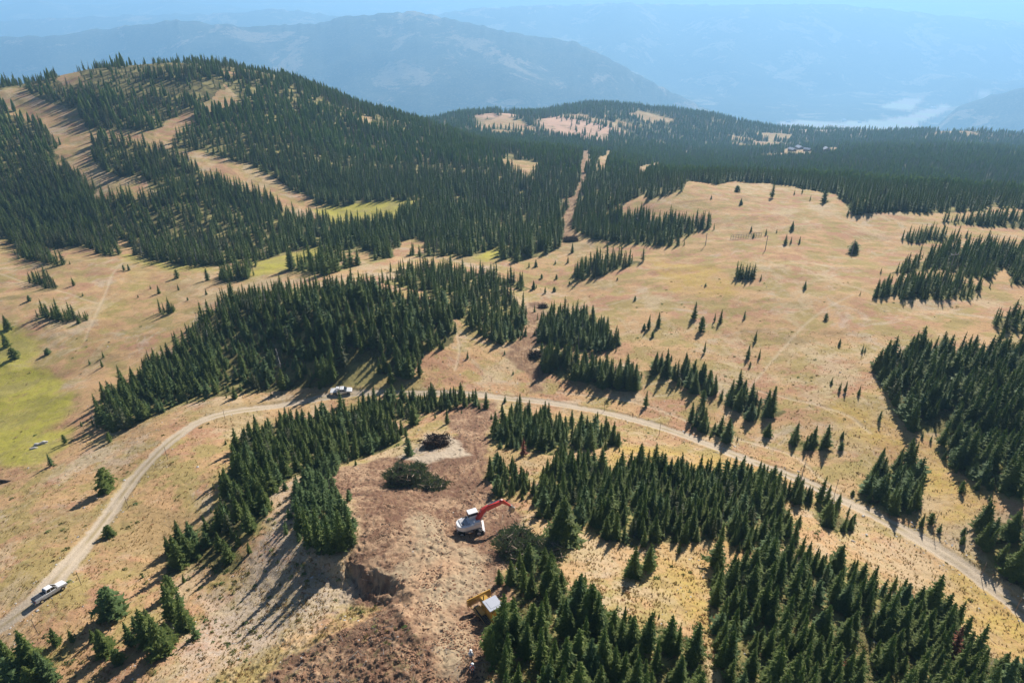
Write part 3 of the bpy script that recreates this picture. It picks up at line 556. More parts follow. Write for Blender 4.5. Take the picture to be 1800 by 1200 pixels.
# ------------------------------------------------------------------ haze
HZ_D = 0.000142
import bmesh
bm = bmesh.new(); bmesh.ops.create_cube(bm, size=1)
me = bpy.data.meshes.new('haze'); 
for v in bm.verts: v.co = Vector((v.co.x * 90000, v.co.y * 90000, (-1900 if v.co.z < 0 else 12)))
bm.to_mesh(me); bm.free(); hz = bpy.data.objects.new('haze', me); C.objects.link(hz); hz['kind'] = 'stuff'; hz['label'] = 'pale blue summer haze'
m = bpy.data.materials.new('haze'); m.use_nodes = True; nt = m.node_tree; nt.nodes.clear()
o_ = nt.nodes.new('ShaderNodeOutputMaterial'); pv = nt.nodes.new('ShaderNodeVolumePrincipled'); nt.links.new(pv.outputs[0], o_.inputs['Volume'])
pv.inputs['Color'].default_value = (0.35, 0.66, 1.0, 1); pv.inputs['Density'].default_value = HZ_D; pv.inputs['Anisotropy'].default_value = 0.22
me.materials.append(m)
# ------------------------------------------------------------------ materials for plants and things
def simple(name, col, rough=.7, metal=0, spec=.3, noise=None):
    m, nt, b, out = mat(name); N = NT(nt); b.inputs['Roughness'].default_value = rough; b.inputs['Metallic'].default_value = metal; b.inputs['Specular IOR Level'].default_value = spec
    if noise:
        pos = N.new('ShaderNodeTexCoord').outputs['Object']
        c = N.mix(N.ramp(N.noise(pos, noise[0], 4, .7), .42, .62), col, noise[1]); N.link(c, b.inputs['Base Color'])
    else: b.inputs['Base Color'].default_value = (*col, 1)
    return m
def foliage(name, c0, c1, c2, trans=(.23, .36, .06), tf=.46):
    m, nt, b, out = mat(name); N = NT(nt)
    rnd = N.new('ShaderNodeObjectInfo').outputs['Random']; pos = N.new('ShaderNodeNewGeometry').outputs['Position']
    oc = N.new('ShaderNodeTexCoord').outputs['Object']
    c = N.mix(N.ramp(rnd, .15, .95), c0, c1)
    c = N.mix(N.math('MULTIPLY', N.ramp(N.noise(oc, 9.0, 3, .6), .45, .65), .6), c, c2)
    c = N.mix(N.math('MULTIPLY', N.ramp(N.noise(pos, .05, 3, .6), .5, .65), .35), c, c2)
    c = N.mix(N.math('MULTIPLY', N.ramp(N.noise(oc, 34.0, 2, .6), .50, .60), .55), c, tuple(min(.5, v * 1.7) for v in c2))  # random lighter flecks, highlight sparkle painted into the leaf colour
    c = N.mix(N.math('MULTIPLY', N.ramp(N.noise(oc, 27.0, 2, .6), .40, .48, 1, 0), .5), c, tuple(v * .5 for v in c0))
    N.link(c, b.inputs['Base Color']); b.inputs['Roughness'].default_value = .75; b.inputs['Specular IOR Level'].default_value = .25
    t = N.new('ShaderNodeBsdfTranslucent'); t.inputs[0].default_value = (*trans, 1)
    mx = N.new('ShaderNodeMixShader'); mx.inputs[0].default_value = tf; N.link(b.outputs[0], mx.inputs[1]); N.link(t.outputs[0], mx.inputs[2]); N.link(mx.outputs[0], out.inputs[0])
    return m
M = {
 'needles': foliage('fir_needles', (.040, .078, .022), (.110, .155, .038), (.19, .21, .055)),
 'dull': foliage('dull_needles', (.06, .065, .04), (.10, .085, .06), (.12, .12, .06)),
 'bright': foliage('pale_needles', (.055, .105, .036), (.09, .15, .05), (.15, .20, .07), (.20, .30, .07), .38),
 'rust': foliage('rust_needles', (.22, .06, .03), (.26, .09, .04), (.14, .07, .04), (.25, .07, .03), .2),
 'bark': simple('fir_bark', (.13, .105, .085), .9, noise=(14, (.22, .19, .16))),
 'dead': simple('dead_wood', (.34, .31, .28), .9, noise=(6, (.22, .20, .18))),
 'grass': foliage('dry_grass', (.42, .30, .16), (.46, .35, .15), (.30, .25, .09), (.4, .3, .1), .3),
 'shrub': foliage('low_shrub_leaves', (.10, .13, .04), (.17, .18, .05), (.24, .20, .06), (.2, .22, .05), .25),
 'stone': simple('grey_stone', (.36, .33, .30), .9, noise=(3, (.25, .23, .21))),
 'soil': simple('soil_clod', (.24, .13, .075), 1, noise=(5, (.34, .20, .12))),
}
def mesh_of(name, vs_, fs, m, smooth=False):
    me = bpy.data.meshes.new(name); me.from_pydata([tuple(v) for v in vs_], [], fs); me.materials.append(m)
    if smooth: me.polygons.foreach_set('use_smooth', [True] * len(me.polygons))
    me.update(); return me
def crown_mesh(name, seed, r0, levels, nb, detail, m, base=.07, power=.85, lean=0.0, flat=0.0, core=.34):
    rng = random.Random(seed); V_, F = [], []
    lob = [(rng.uniform(.75, 1.2)) for _ in range(8)]
    def Rr(t): return r0 * (max(0.0, 1 - t) ** power) * min(1, .55 + 5 * t) + .012
    def ax(t): return Vector((lean * t * t, 0, base + t * (1 - base)))
    k = 7; n0 = len(V_)                                # inner mass that stops the sky showing through
    cl = [0, .2, .45, .7, .93]
    for t in cl:
        for j in range(k):
            a = 2 * math.pi * j / k; q = Rr(t) * core * rng.uniform(.75, 1.15)
            V_.append(ax(t) + Vector((math.cos(a) * q, math.sin(a) * q, -.02)))
    for i in range(len(cl) - 1):
        for j in range(k): F.append((n0 + i * k + j, n0 + i * k + (j + 1) % k, n0 + (i + 1) * k + (j + 1) % k, n0 + (i + 1) * k + j))
    for L in range(levels):
        t = L / levels; t = t ** 1.05
        n_ = max(3, int(nb * (1 - .45 * t) + .5)); ph = rng.uniform(0, 6.28)
        for j in range(n_):
            a = ph + 2 * math.pi * j / n_ + rng.uniform(-.25, .25)
            q = Rr(t) * rng.uniform(.62, 1.28) * (1 + .16 * math.sin(L * 2.4 + seed)) * lob[int((a % 6.2832) / 6.2832 * 8) % 8]
            if rng.random() < .06: q *= 1.2
            z0 = ax(t) + Vector((0, 0, rng.uniform(-.5, .5) * .8 / levels))
            d = Vector((math.cos(a), math.sin(a), 0)); s = Vector((-d.y, d.x, 0)); up = Vector((0, 0, 1))
            dr = q * (.20 - .5 * t - flat + rng.uniform(-.12, .12)) + .004
            tip = z0 + d * q - up * dr * .6; mid = z0 + d * q * .55 - up * dr * .8 + up * .004
            w = q * rng.uniform(.22, .34) + .006
            i0 = len(V_)
            V_ += [z0 + up * .012, mid + s * w - up * .012, tip, mid - s * w - up * .012, mid + up * .010]
            F += [(i0, i0 + 1, i0 + 4), (i0 + 1, i0 + 2, i0 + 4), (i0 + 2, i0 + 3, i0 + 4), (i0 + 3, i0, i0 + 4)]
            if detail:
                for u in range(detail):
                    f = rng.uniform(.45, .95); sg = 1 if u % 2 else -1; b_ = z0.lerp(tip, f); l = q * rng.uniform(.22, .38) + .006
                    e = (d * rng.uniform(.3, 1) + s * sg * rng.uniform(.5, 1.1)).normalized()
                    i0 = len(V_); p = b_ + e * l - up * l * rng.uniform(-.35, .35); h_ = d * l * .32
                    V_ += [b_ - h_, b_ + h_, p]; F.append((i0, i0 + 1, i0 + 2))
    i0 = len(V_); tp = ax(1.0)                           # leader
    V_ += [tp + Vector((0, 0, .035)), tp + Vector((.012, 0, -.05)), tp + Vector((-.007, .011, -.05)), tp + Vector((-.007, -.011, -.05))]
    F += [(i0, i0 + 1, i0 + 2), (i0, i0 + 2, i0 + 3), (i0, i0 + 3, i0 + 1)]
    return mesh_of(name, V_, F, m)
def trunk_mesh(name, seed, r=.017, lean=0.0, m=None, top=.98, bare=0):
    rng = random.Random(seed); V_, F = [], []; k = 6; hs = [-.03, .05, .2, .5, .8, top]
    for h in hs:
        q = r * (1.25 if h < 0 else 1) * (1 - h * .93)
        for j in range(k):
            a = 2 * math.pi * j / k; V_.append((lean * h * h + math.cos(a) * q, math.sin(a) * q, h))
    for i in range(len(hs) - 1):
        for j in range(k): F.append((i * k + j, i * k + (j + 1) % k, (i + 1) * k + (j + 1) % k, (i + 1) * k + j))
    for b in range(bare):                              # dead branches: thin three-sided spikes
        h = rng.uniform(.12, .9); a = rng.uniform(0, 6.28); l = (1 - h) * rng.uniform(.1, .2) + .02; d = Vector((math.cos(a), math.sin(a), rng.uniform(-.4, .15)))
        o_ = Vector((lean * h * h, 0, h)); s = Vector((-d.y, d.x, 0)) * .004; i0 = len(V_)
        V_ += [o_ + s, o_ - s, o_ + Vector((0, 0, .008)), o_ + d * l]; F += [(i0, i0 + 1, i0 + 3), (i0 + 1, i0 + 2, i0 + 3), (i0 + 2, i0, i0 + 3)]
    return mesh_of(name, V_, F, m or M['bark'])
def joined(name, a, b):
    bm = bmesh.new(); bm.from_mesh(a); n1 = len(bm.faces); bm.from_mesh(b); bm.faces.ensure_lookup_table()
    for f in bm.faces[n1:]: f.material_index = 1
    me = bpy.data.meshes.new(name); bm.to_mesh(me); bm.free(); me.materials.append(a.materials[0]); me.materials.append(b.materials[0]); return me
NARROW = [(crown_mesh('fir_crown', 10 + i, (.150, .165, .18, .14, .17, .19)[i], 25, 8, 5, M['needles'], base=(.03, .06, .04, .08, .05, .03)[i], power=(.8, .9, 1.0, .75, .85, .8)[i], lean=(.0, .02, -.01, .0, .015, 0)[i]), trunk_mesh('fir_trunk', i, lean=(.0, .02, -.01, .0, .015, 0)[i])) for i in range(6)]
BROAD = [(crown_mesh('spruce_crown', 30 + i, .25, 26, 11, 7, M['bright' if i == 1 else 'needles'], base=.02, power=(.85, .8, .95)[i]), trunk_mesh('spruce_trunk', 9 + i, .02)) for i in range(3)]
YOUNG = [(crown_mesh('young_crown', 40 + i, .23, 15, 7, 4, M['bright'], base=.06, power=.8), trunk_mesh('young_trunk', 20 + i, .02)) for i in range(3)]
BUSHM = [(crown_mesh('bush_crown', 50 + i, .5, 12, 11, 6, M['bright' if i else 'needles'], base=.0, power=.42, flat=.2), trunk_mesh('bush_stem', 25 + i, .03)) for i in range(2)]
RUST = (crown_mesh('rust_crown', 60, .15, 18, 6, 4, M['rust'], base=.1, core=.35), trunk_mesh('rust_trunk', 61, .017, bare=20))
SNAG = trunk_mesh('snag_trunk', 62, .016, m=M['dead'], bare=60, lean=.05)
MIDM = [joined('fir_mid', crown_mesh('c', 70 + i, (.15, .17, .19, .16)[i], 15, 6, 2, M['needles'], base=.05, power=(.8, .9, 1, .75)[i]), trunk_mesh('t', 5)) for i in range(4)]
FARM = [joined('fir_far', crown_mesh('c', 80 + i, (.15, .18, .2)[i], 8, 5, 0, M['needles'], base=.03, power=.85, core=.8), trunk_mesh('t', 5)) for i in range(3)]
DULLM = [joined('fir_dull', crown_mesh('c', 90 + i, (.14, .17)[i], 14, 6, 2, M['dull'], base=.08, power=.85, core=.35), trunk_mesh('t', 5, bare=8)) for i in range(2)]
NEARM = [joined('fir_near', c, t_) for c, t_ in NARROW]
YOUNGM = [joined('fir_young', c, t_) for c, t_ in YOUNG]
def proto(name, me):
    return bpy.data.objects.new(name, me)              # only a mesh source for the forest's nodes, never placed itself
def scatter_object(name, label, pts, protos):
    """one object of kind stuff: pts rows = x, y, z, rz, sx, sz, proto, tilt"""
    pts = np.asarray(pts, float); me = bpy.data.meshes.new(name); me.vertices.add(len(pts)); me.vertices.foreach_set('co', pts[:, :3].astype(np.float32).ravel())
    for nm, arr in (('rot', np.stack([pts[:, 7], pts[:, 7] * .5, pts[:, 3]], 1)), ('scl', np.stack([pts[:, 4], pts[:, 4], pts[:, 5]], 1))):
        at_ = me.attributes.new(nm, 'FLOAT_VECTOR', 'POINT'); at_.data.foreach_set('vector', arr.astype(np.float32).ravel())
    at_ = me.attributes.new('pick', 'INT', 'POINT'); at_.data.foreach_set('value', pts[:, 6].astype(np.int32))
    ob = bpy.data.objects.new(name, me); C.objects.link(ob); ob['kind'] = 'stuff'; ob['label'] = label
    ng = bpy.data.node_groups.new(name, 'GeometryNodeTree'); ng.interface.new_socket('Geometry', in_out='INPUT', socket_type='NodeSocketGeometry'); ng.interface.new_socket('Geometry', in_out='OUTPUT', socket_type='NodeSocketGeometry')
    gi = ng.nodes.new('NodeGroupInput'); go = ng.nodes.new('NodeGroupOutput'); jn = ng.nodes.new('GeometryNodeJoinGeometry')
    def named(nm, dt):
        n_ = ng.nodes.new('GeometryNodeInputNamedAttribute'); n_.data_type = dt; n_.inputs['Name'].default_value = nm; return n_.outputs[0]
    rot, scl, pick = named('rot', 'FLOAT_VECTOR'), named('scl', 'FLOAT_VECTOR'), named('pick', 'INT')
    for i, p in enumerate(protos):
        oi = ng.nodes.new('GeometryNodeObjectInfo'); oi.inputs['Object'].default_value = p; oi.transform_space = 'ORIGINAL'; oi.inputs['As Instance'].default_value = True
        cm = ng.nodes.new('FunctionNodeCompare'); cm.data_type = 'INT'; cm.operation = 'EQUAL'; ng.links.new(pick, cm.inputs[2]); cm.inputs[3].default_value = i
        ip = ng.nodes.new('GeometryNodeInstanceOnPoints'); ng.links.new(gi.outputs[0], ip.inputs['Points']); ng.links.new(cm.outputs[0], ip.inputs['Selection']); ng.links.new(oi.outputs['Geometry'], ip.inputs['Instance'])
        ng.links.new(rot, ip.inputs['Rotation']); ng.links.new(scl, ip.inputs['Scale']); ng.links.new(ip.outputs[0], jn.inputs[0])
    ng.links.new(jn.outputs[0], go.inputs[0])
    md = ob.modifiers.new('scatter', 'NODES'); md.node_group = ng
    return ob
PX_NAMES = {}
def empty(name, loc, rz, label, cat, group=None):
    o = bpy.data.objects.new(name, None); C.objects.link(o); o.location = loc; o.rotation_euler = (0, 0, rz); o['label'] = label; o['category'] = cat
    if group: o['group'] = group
    return o
def child(name, me, parent, label=None):
    o = bpy.data.objects.new(name, me); C.objects.link(o); o.parent = parent
    if label: o['label'] = label
    return o
def tree(name, loc, rz, h, wd, pair, label, cat, group=None, parts=('crown', 'trunk')):
    r_ = empty(name, loc, rz, label, cat, group)
    for nm, me in zip(parts, pair):
        c = child(nm, me, r_); c.scale = (h * wd, h * wd, h)
    return r_
# ------------------------------------------------------------------ where the trees stand
rng = np.random.default_rng(7); rnd = random.Random(7)
cand = []                                              # x, y, h, width, stand index
obst = []                                              # things to keep trees off: x, y, radius
for px, py, r_ in ((826, 930, 7), (862, 1088, 5.5), (920, 955, 3.5), (603, 688, 4), (88, 1040, 4)):
    p = at(px, py); obst.append((p.x, p.y, r_))
p = at(603, 688); obst += [(p.x + 3.5, p.y + 7, 4.6), (p.x + 6, p.y + 12, 3.4), (p.x + 1, p.y + 4, 4)]; p = at(602, 708); obst += [(p.x - 2.5, p.y, 2.6), (p.x + 2.5, p.y, 2.6)]
def jgrid(x0, y0, x1, y1, s):
    nx, ny = int((x1 - x0) / s) + 1, int((y1 - y0) / (s * .866)) + 1
    ii, jj = np.meshgrid(np.arange(nx), np.arange(ny)); x = x0 + (ii + .5 * (jj % 2)) * s; y = y0 + jj * s * .866
    return (x + rng.uniform(-.47, .47, x.shape) * s).ravel(), (y + rng.uniform(-.47, .47, x.shape) * s).ravel()
for si, (k, poly, sp, hr, ph) in enumerate(STW):
    lo, hi = poly.min(0) - 3, poly.max(0) + 3; sp *= 1.13; x, y = jgrid(lo[0], lo[1], hi[0], hi[1], sp)
    d = pdist(x, y, poly); L_ = .55 if len(poly) < 8 else 1.0; jit = 1.5 * L_ * fbm(x / 4.5, y / 4.5, 3, 19)
    fr3 = (d > -3.2 * L_) & (rng.random(len(x)) < .10); keep = ((d + jit > 0.0) & (rng.random(len(x)) > .12 + .45 * (fbm(x / 5, y / 5, 2, 23) > .26))) | fr3; x, y, d, fr3 = x[keep], y[keep], d[keep], fr3[keep]
    h = hr[0] * .82 + (hr[1] * 1.02 - hr[0] * .82) * rng.beta(1.5, 1.7, len(x)); h *= 1 + .22 * fbm(x / 9, y / 9, 2, 25)
    sm_ = rng.random(len(x)) < .24; h[sm_] *= .6; h[(d < -.2)] *= rng.uniform(.3, .65, int((d < -.2).sum()))
    edge = (d < .9) & (rng.random(len(x)) < .3); h[edge] *= .7
    for a, b, c in zip(x, y, h): cand.append((a, b, c, rnd.uniform(.82, 1.4), si))
# the hills
def hill(r0, r1, sp, hl, hh):
    amax = R(47) if r1 < 600 else R(42)
    x, y = jgrid(-r1 * math.sin(amax), r0 * .6, r1 * math.sin(amax), r1, sp)
    r = np.hypot(x, y); a = np.arctan2(x, y); m_ = (r >= r0) & (r < r1) & (np.abs(a) < amax); x, y, r = x[m_], y[m_], r[m_]
    m_ = wood(x, y)
    dens = .90 - .40 * (fbm(x / 60, y / 60, 3, 91) > .15) - .3 * (fbm(x / 18, y / 18, 2, 95) > .35) ; m_ &= rng.random(len(x)) < dens
    if r0 > 1000: m_ &= ~(fbm(x / 110, y / 110, 3, 97) > .30)
    x, y = x[m_], y[m_]
    # the thin, pinkish cut block on the middle hill
    for p in FARP[:2]:
        q = in_poly(x, y, p); kq = ~q | (rng.random(len(x)) < .07); x, y = x[kq], y[kq]
    h = hl + (hh - hl) * rng.beta(1.4, 1.8, len(x)); h *= 1 + .3 * fbm(x / 40, y / 40, 2, 92)
    # thinner, lower growth on the hill's summit
    z = gz(x, y); top = (z > -86) & (x < -100) & (x > -430) & (np.hypot(x, y) > 480) & (fbm(x / 30, y / 30, 2, 93) > -.15); kk = ~top | (rng.random(len(x)) < .45); x, y, h = x[kk], y[kk], h[kk]; h[top[kk]] *= .75
    return [(a, b, c, rnd.uniform(1.0, 1.5), -1) for a, b, c in zip(x, y, h)]
cand += hill(200, 520, 2.9, 4.8, 10.5) + hill(520, 1150, 4.2, 5, 11.5) + hill(1150, 2650, 8.0, 8, 16)
cand = np.array(cand)
PSI = [s[0] for s in STANDS].index('pale_strip')
for bp in ([(395,640),(405,590),(440,560),(500,600),(530,650),(510,690),(420,695)], [(225,735),(330,690),(420,665),(430,700),(330,720),(240,750)], [(1640,800),(1690,790),(1760,860),(1700,850)], [(640,800),(560,800),(480,835),(540,840)]):
    q = in_poly(cand[:, 0], cand[:, 1], wpoly(bp)) & (rng.random(len(cand)) < .75); cand[q, 4] = PSI; cand[q, 2] *= .6
for ox, oy, r_ in obst: cand = cand[np.hypot(cand[:, 0] - ox, cand[:, 1] - oy) > r_]
rdc = np.abs(pdist(cand[:, 0], cand[:, 1], ROAD, False)); cand = cand[rdc > 2.6]
cz = gz(cand[:, 0], cand[:, 1]); cpx, cpy, cd = project(cand[:, 0], cand[:, 1], cz)
app = cand[:, 2] / cd * 1200
infr = (cpx > 5) & (cpx < 1795) & (cpy - app * .5 < 1190) & (cpy > 0)
size_key = np.where(infr & (cand[:, 4] >= 0) & ~((cand[:, 4] == PSI) & ((cpx < 515) | (cpx > 640))), app, 0)
chosen = np.argsort(-size_key)[:270]
is_ch = np.zeros(len(cand), bool); is_ch[chosen] = True
print('trees', len(cand), 'smallest chosen px', size_key[chosen[-1]])
# individual trees of the stands
byst = {}
for i in chosen: byst.setdefault(int(cand[i, 4]), []).append(i)
for si, ids in byst.items():
    ph = STANDS[si][4] or 'in the stand on the knoll'
    grp = 'firs ' + ph; ids = sorted(ids, key=lambda i: cpx[i])
    special = {}
    def claim(i, txt):
        if i not in special: special[i] = txt
    if len(ids) > 1:
        claim(ids[0], 'leftmost large fir ' + ph); claim(ids[-1], 'rightmost large fir ' + ph)
        claim(max(ids, key=lambda i: cand[i, 2]), 'tallest fir ' + ph)
        claim(max(ids, key=lambda i: cpy[i]), 'nearest fir ' + ph + ', lowest in the photo'); claim(min(ids, key=lambda i: cpy[i]), 'farthest large fir ' + ph)
    else: special[ids[0]] = 'single large fir ' + ph
    xl = [cpx[i] for i in ids]; yl = [cpy[i] for i in ids]; x0, x1, y0, y1 = min(xl), max(xl) + 1, min(yl), max(yl) + 1
    hs_ = sorted(cand[i, 2] for i in ids); med = hs_[len(hs_) // 2]
    for i in ids:
        if i in special: lb = special[i]
        else:
            c1 = ('left', 'middle', 'right')[int((cpx[i] - x0) / (x1 - x0) * 3)]; c2 = ('back', 'middle', 'front')[int((cpy[i] - y0) / (y1 - y0) * 3)]
            sz = 'tall' if cand[i, 2] > med * 1.08 else 'short' if cand[i, 2] < med * .9 else 'middling'
            lb = f'{sz} {"broad" if cand[i,3]>1.12 else "slim"} fir, {c1} part, {c2} rows, {ph}'
        if si == [s[0] for s in STANDS].index('pale_strip'): pr = YOUNG[i % 3]; wd = cand[i, 3]
        else: pr = BROAD[i % 3] if rnd.random() < .14 else NARROW[i % 6]; wd = cand[i, 3] * (.8 if pr in BROAD else 1.0)
        x, y = cand[i, 0], cand[i, 1]
        tree('fir_tree', (x, y, cz[i] - .05), rnd.uniform(0, 6.28), cand[i, 2], wd, pr, lb, 'fir tree', grp)
# all the rest as one object
rest = np.where(~is_ch)[0]; rr_ = np.hypot(cand[rest, 0], cand[rest, 1])
pk = np.where(rr_ < 215, rng.integers(0, 6, len(rest)), np.where(rr_ < 560, 6 + rng.integers(0, 4, len(rest)), 10 + rng.integers(0, 3, len(rest))))
ps = [s[0] for s in STANDS].index('pale_strip'); pk = np.where(cand[rest, 4] == ps, 13 + rng.integers(0, 3, len(rest)), pk)
br = (rng.random(len(rest)) < .16) & (rr_ < 215); pk = np.where(br, 13 + rng.integers(0, 3, len(rest)), pk)
du = rng.random(len(rest)) < np.where(rr_ > 215, .12 + .10 * (rr_ > 600) + .30 * (fbm(cand[rest, 0] / 90, cand[rest, 1] / 90, 2, 303) > .25), .07); pk = np.where(du, 16 + rng.integers(0, 2, len(rest)), pk)
pk = np.where(rng.random(len(rest)) < .012, 18, pk)
hh_ = cand[rest, 2]; pts = np.stack([cand[rest, 0], cand[rest, 1], cz[rest] - .08, rng.uniform(0, 6.28, len(rest)), hh_ * cand[rest, 3], hh_, pk, rng.normal(0, .04, len(rest))], 1)
scatter_object('conifer_forest', 'dark green fir forest covering knolls, hills and the lower slopes', pts, [proto('fir_source', m_) for m_ in NEARM + MIDM + FARM + YOUNGM + DULLM + [SNAG]])
# trees standing on their own
for (px, py, hp, wd, lb) in SINGLES:
    if not hp or not lb: continue
    p = at(px, py); d = project(p.x, p.y, p.z)[2]; dep = math.atan2(-p.z, math.hypot(p.x, p.y))
    h = hp / (1200 / d) / max(.5, math.cos(dep)); far_ = p.length > 230
    kind = 'bush' if 'bush' in lb or 'shrub' in lb or 'low ' in lb else 'spruce_tree' if 'spruce' in lb else 'young_fir' if 'young' in lb or 'sapling' in lb or 'tiny' in lb else 'fir_tree'
    if kind == 'bush': pr = BUSHM[rnd.randrange(2)]; wd = wd * .55; cat = 'bush'
    elif kind == 'spruce_tree': pr = BROAD[1 if ('pale' in lb or 'bright' in lb) else 0]; wd = wd * .72; cat = 'spruce'
    elif kind == 'young_fir': pr = YOUNG[rnd.randrange(3)]; cat = 'young fir'
    else: pr = BROAD[2] if wd > 1.25 else NARROW[rnd.randrange(6)]; wd = wd * (.8 if wd > 1.25 else 1.15); cat = 'fir tree'
    tree(kind, (p.x, p.y, p.z - .05), rnd.uniform(0, 6.28), h, wd, pr, lb, cat)
for px, py, hp, lb in ((1672, 1150, 40, 'rust red dead fir among green firs at the bottom right'), (1478, 1196, 34, 'rust red dead fir at the bottom edge among green firs'), (1317, 1022, 28, 'small rust red dead fir at the corner of the golden grass'), (920, 800, 20, 'small orange dead fir at the edge beyond the bare earth')):
    p = at(px, py); d = project(p.x, p.y, p.z)[2]; tree('dead_fir', (p.x, p.y, p.z - .05), 1, hp / (1200 / d) / .6 * 1.15, 1.1, RUST, lb, 'dead tree')
for px, py, hp, lb in ((1405, 855, 44, 'bare grey snag above the firs near the road pole'), (1640, 930, 30, 'thin bare grey snag right of the roadside stand'), (1757, 985, 30, 'bleached grey snag in the stand at the right edge'), (1437, 1165, 34, 'grey bare snag in the bottom right stand'), (480, 768, 20, 'bare brown snag left of the row of firs')):
    p = at(px, py); d = project(p.x, p.y, p.z)[2]; r_ = empty('dead_snag', (p.x, p.y, p.z - .05), 1, lb, 'dead tree'); c = child('trunk', SNAG, r_); h = hp / (1200 / d) / .65; c.scale = (h, h, h)
print('trees placed', time.time() - T0)
# ------------------------------------------------------------------ small mesh builder
class MB:
    def __init__(s): s.bm = bmesh.new()
    def _fin(s, vs, loc, rot): 
        if rot: bmesh.ops.rotate(s.bm, verts=vs, cent=(0, 0, 0), matrix=Matrix.Rotation(rot[2], 3, 'Z') @ Matrix.Rotation(rot[1], 3, 'Y') @ Matrix.Rotation(rot[0], 3, 'X'))
        bmesh.ops.translate(s.bm, verts=vs, vec=loc)
    def box(s, loc, size, rot=None, bev=.0, taper=(1, 1)):
        g = bmesh.ops.create_cube(s.bm, size=1); vs = g['verts']
        for v in vs:
            k = taper if v.co.z > 0 else (1, 1); v.co = Vector((v.co.x * size[0] * k[0], v.co.y * size[1] * k[1], v.co.z * size[2]))
        if bev > 0:
            es = list({e for v in vs for e in v.link_edges}); r_ = bmesh.ops.bevel(s.bm, geom=es, offset=bev, segments=2, affect='EDGES', clamp_overlap=True)
            vs = list({v for f in r_['faces'] for v in f.verts} | {v for v in vs if v.is_valid})
        s._fin(vs, loc, rot); return s
    def cyl(s, a, b, r, r2=None, n=12, cap=True):
        a, b = Vector(a), Vector(b); d = b - a
        g = bmesh.ops.create_cone(s.bm, cap_ends=cap, segments=n, radius1=r, radius2=r if r2 is None else r2, depth=d.length)
        q = d.to_track_quat('Z', 'Y').to_matrix(); bmesh.ops.rotate(s.bm, verts=g['verts'], cent=(0, 0, 0), matrix=q); bmesh.ops.translate(s.bm, verts=g['verts'], vec=(a + b) / 2); return s
    def ball(s, loc, r, sc=(1, 1, 1), n=10):
        g = bmesh.ops.create_uvsphere(s.bm, u_segments=n, v_segments=max(5, n // 2 + 1), radius=r)
        for v in g['verts']: v.co = Vector((v.co.x * sc[0], v.co.y * sc[1], v.co.z * sc[2]))
        bmesh.ops.translate(s.bm, verts=g['verts'], vec=loc); return s
    def prism(s, prof, y0, y1, bev=0.0):               # outline in x-z, extruded along y
        a = [s.bm.verts.new((x, y0, z)) for x, z in prof]; b = [s.bm.verts.new((x, y1, z)) for x, z in prof]; n = len(prof)
        fs = [s.bm.faces.new(a[::-1]), s.bm.faces.new(b)] + [s.bm.faces.new((a[i], a[(i + 1) % n], b[(i + 1) % n], b[i])) for i in range(n)]
        bmesh.ops.recalc_face_normals(s.bm, faces=fs)
        if bev: bmesh.ops.bevel(s.bm, geom=list({e for f in fs for e in f.edges}), offset=bev, segments=2, affect='EDGES', clamp_overlap=True)
        return s
    def done(s, name, m, parent=None, smooth=False, label=None):
        me = bpy.data.meshes.new(name); bmesh.ops.recalc_face_normals(s.bm, faces=s.bm.faces); s.bm.to_mesh(me); s.bm.free(); me.materials.append(m)
        if smooth: me.polygons.foreach_set('use_smooth', [True] * len(me.polygons))
        o = bpy.data.objects.new(name, me); C.objects.link(o)
        if parent: o.parent = parent
        if label: o['label'] = label
        return o
def paint(name, col, rough=.35, dust=(.45, .36, .26)):
    m, nt, b, out = mat(name); N = NT(nt); pos = N.new('ShaderNodeTexCoord').outputs['Object']
    sp = N.new('ShaderNodeSeparateXYZ'); N.link(pos, sp.inputs[0])
    f = N.math('MULTIPLY', N.ramp(sp.outputs[2], .2, 1.3, .75, .08), N.ramp(N.noise(pos, 2.5, 4, .7), .3, .7))
    N.link(N.mix(f, col, dust), b.inputs['Base Color']); b.inputs['Roughness'].default_value = rough; b.inputs['Specular IOR Level'].default_value = .5; return m
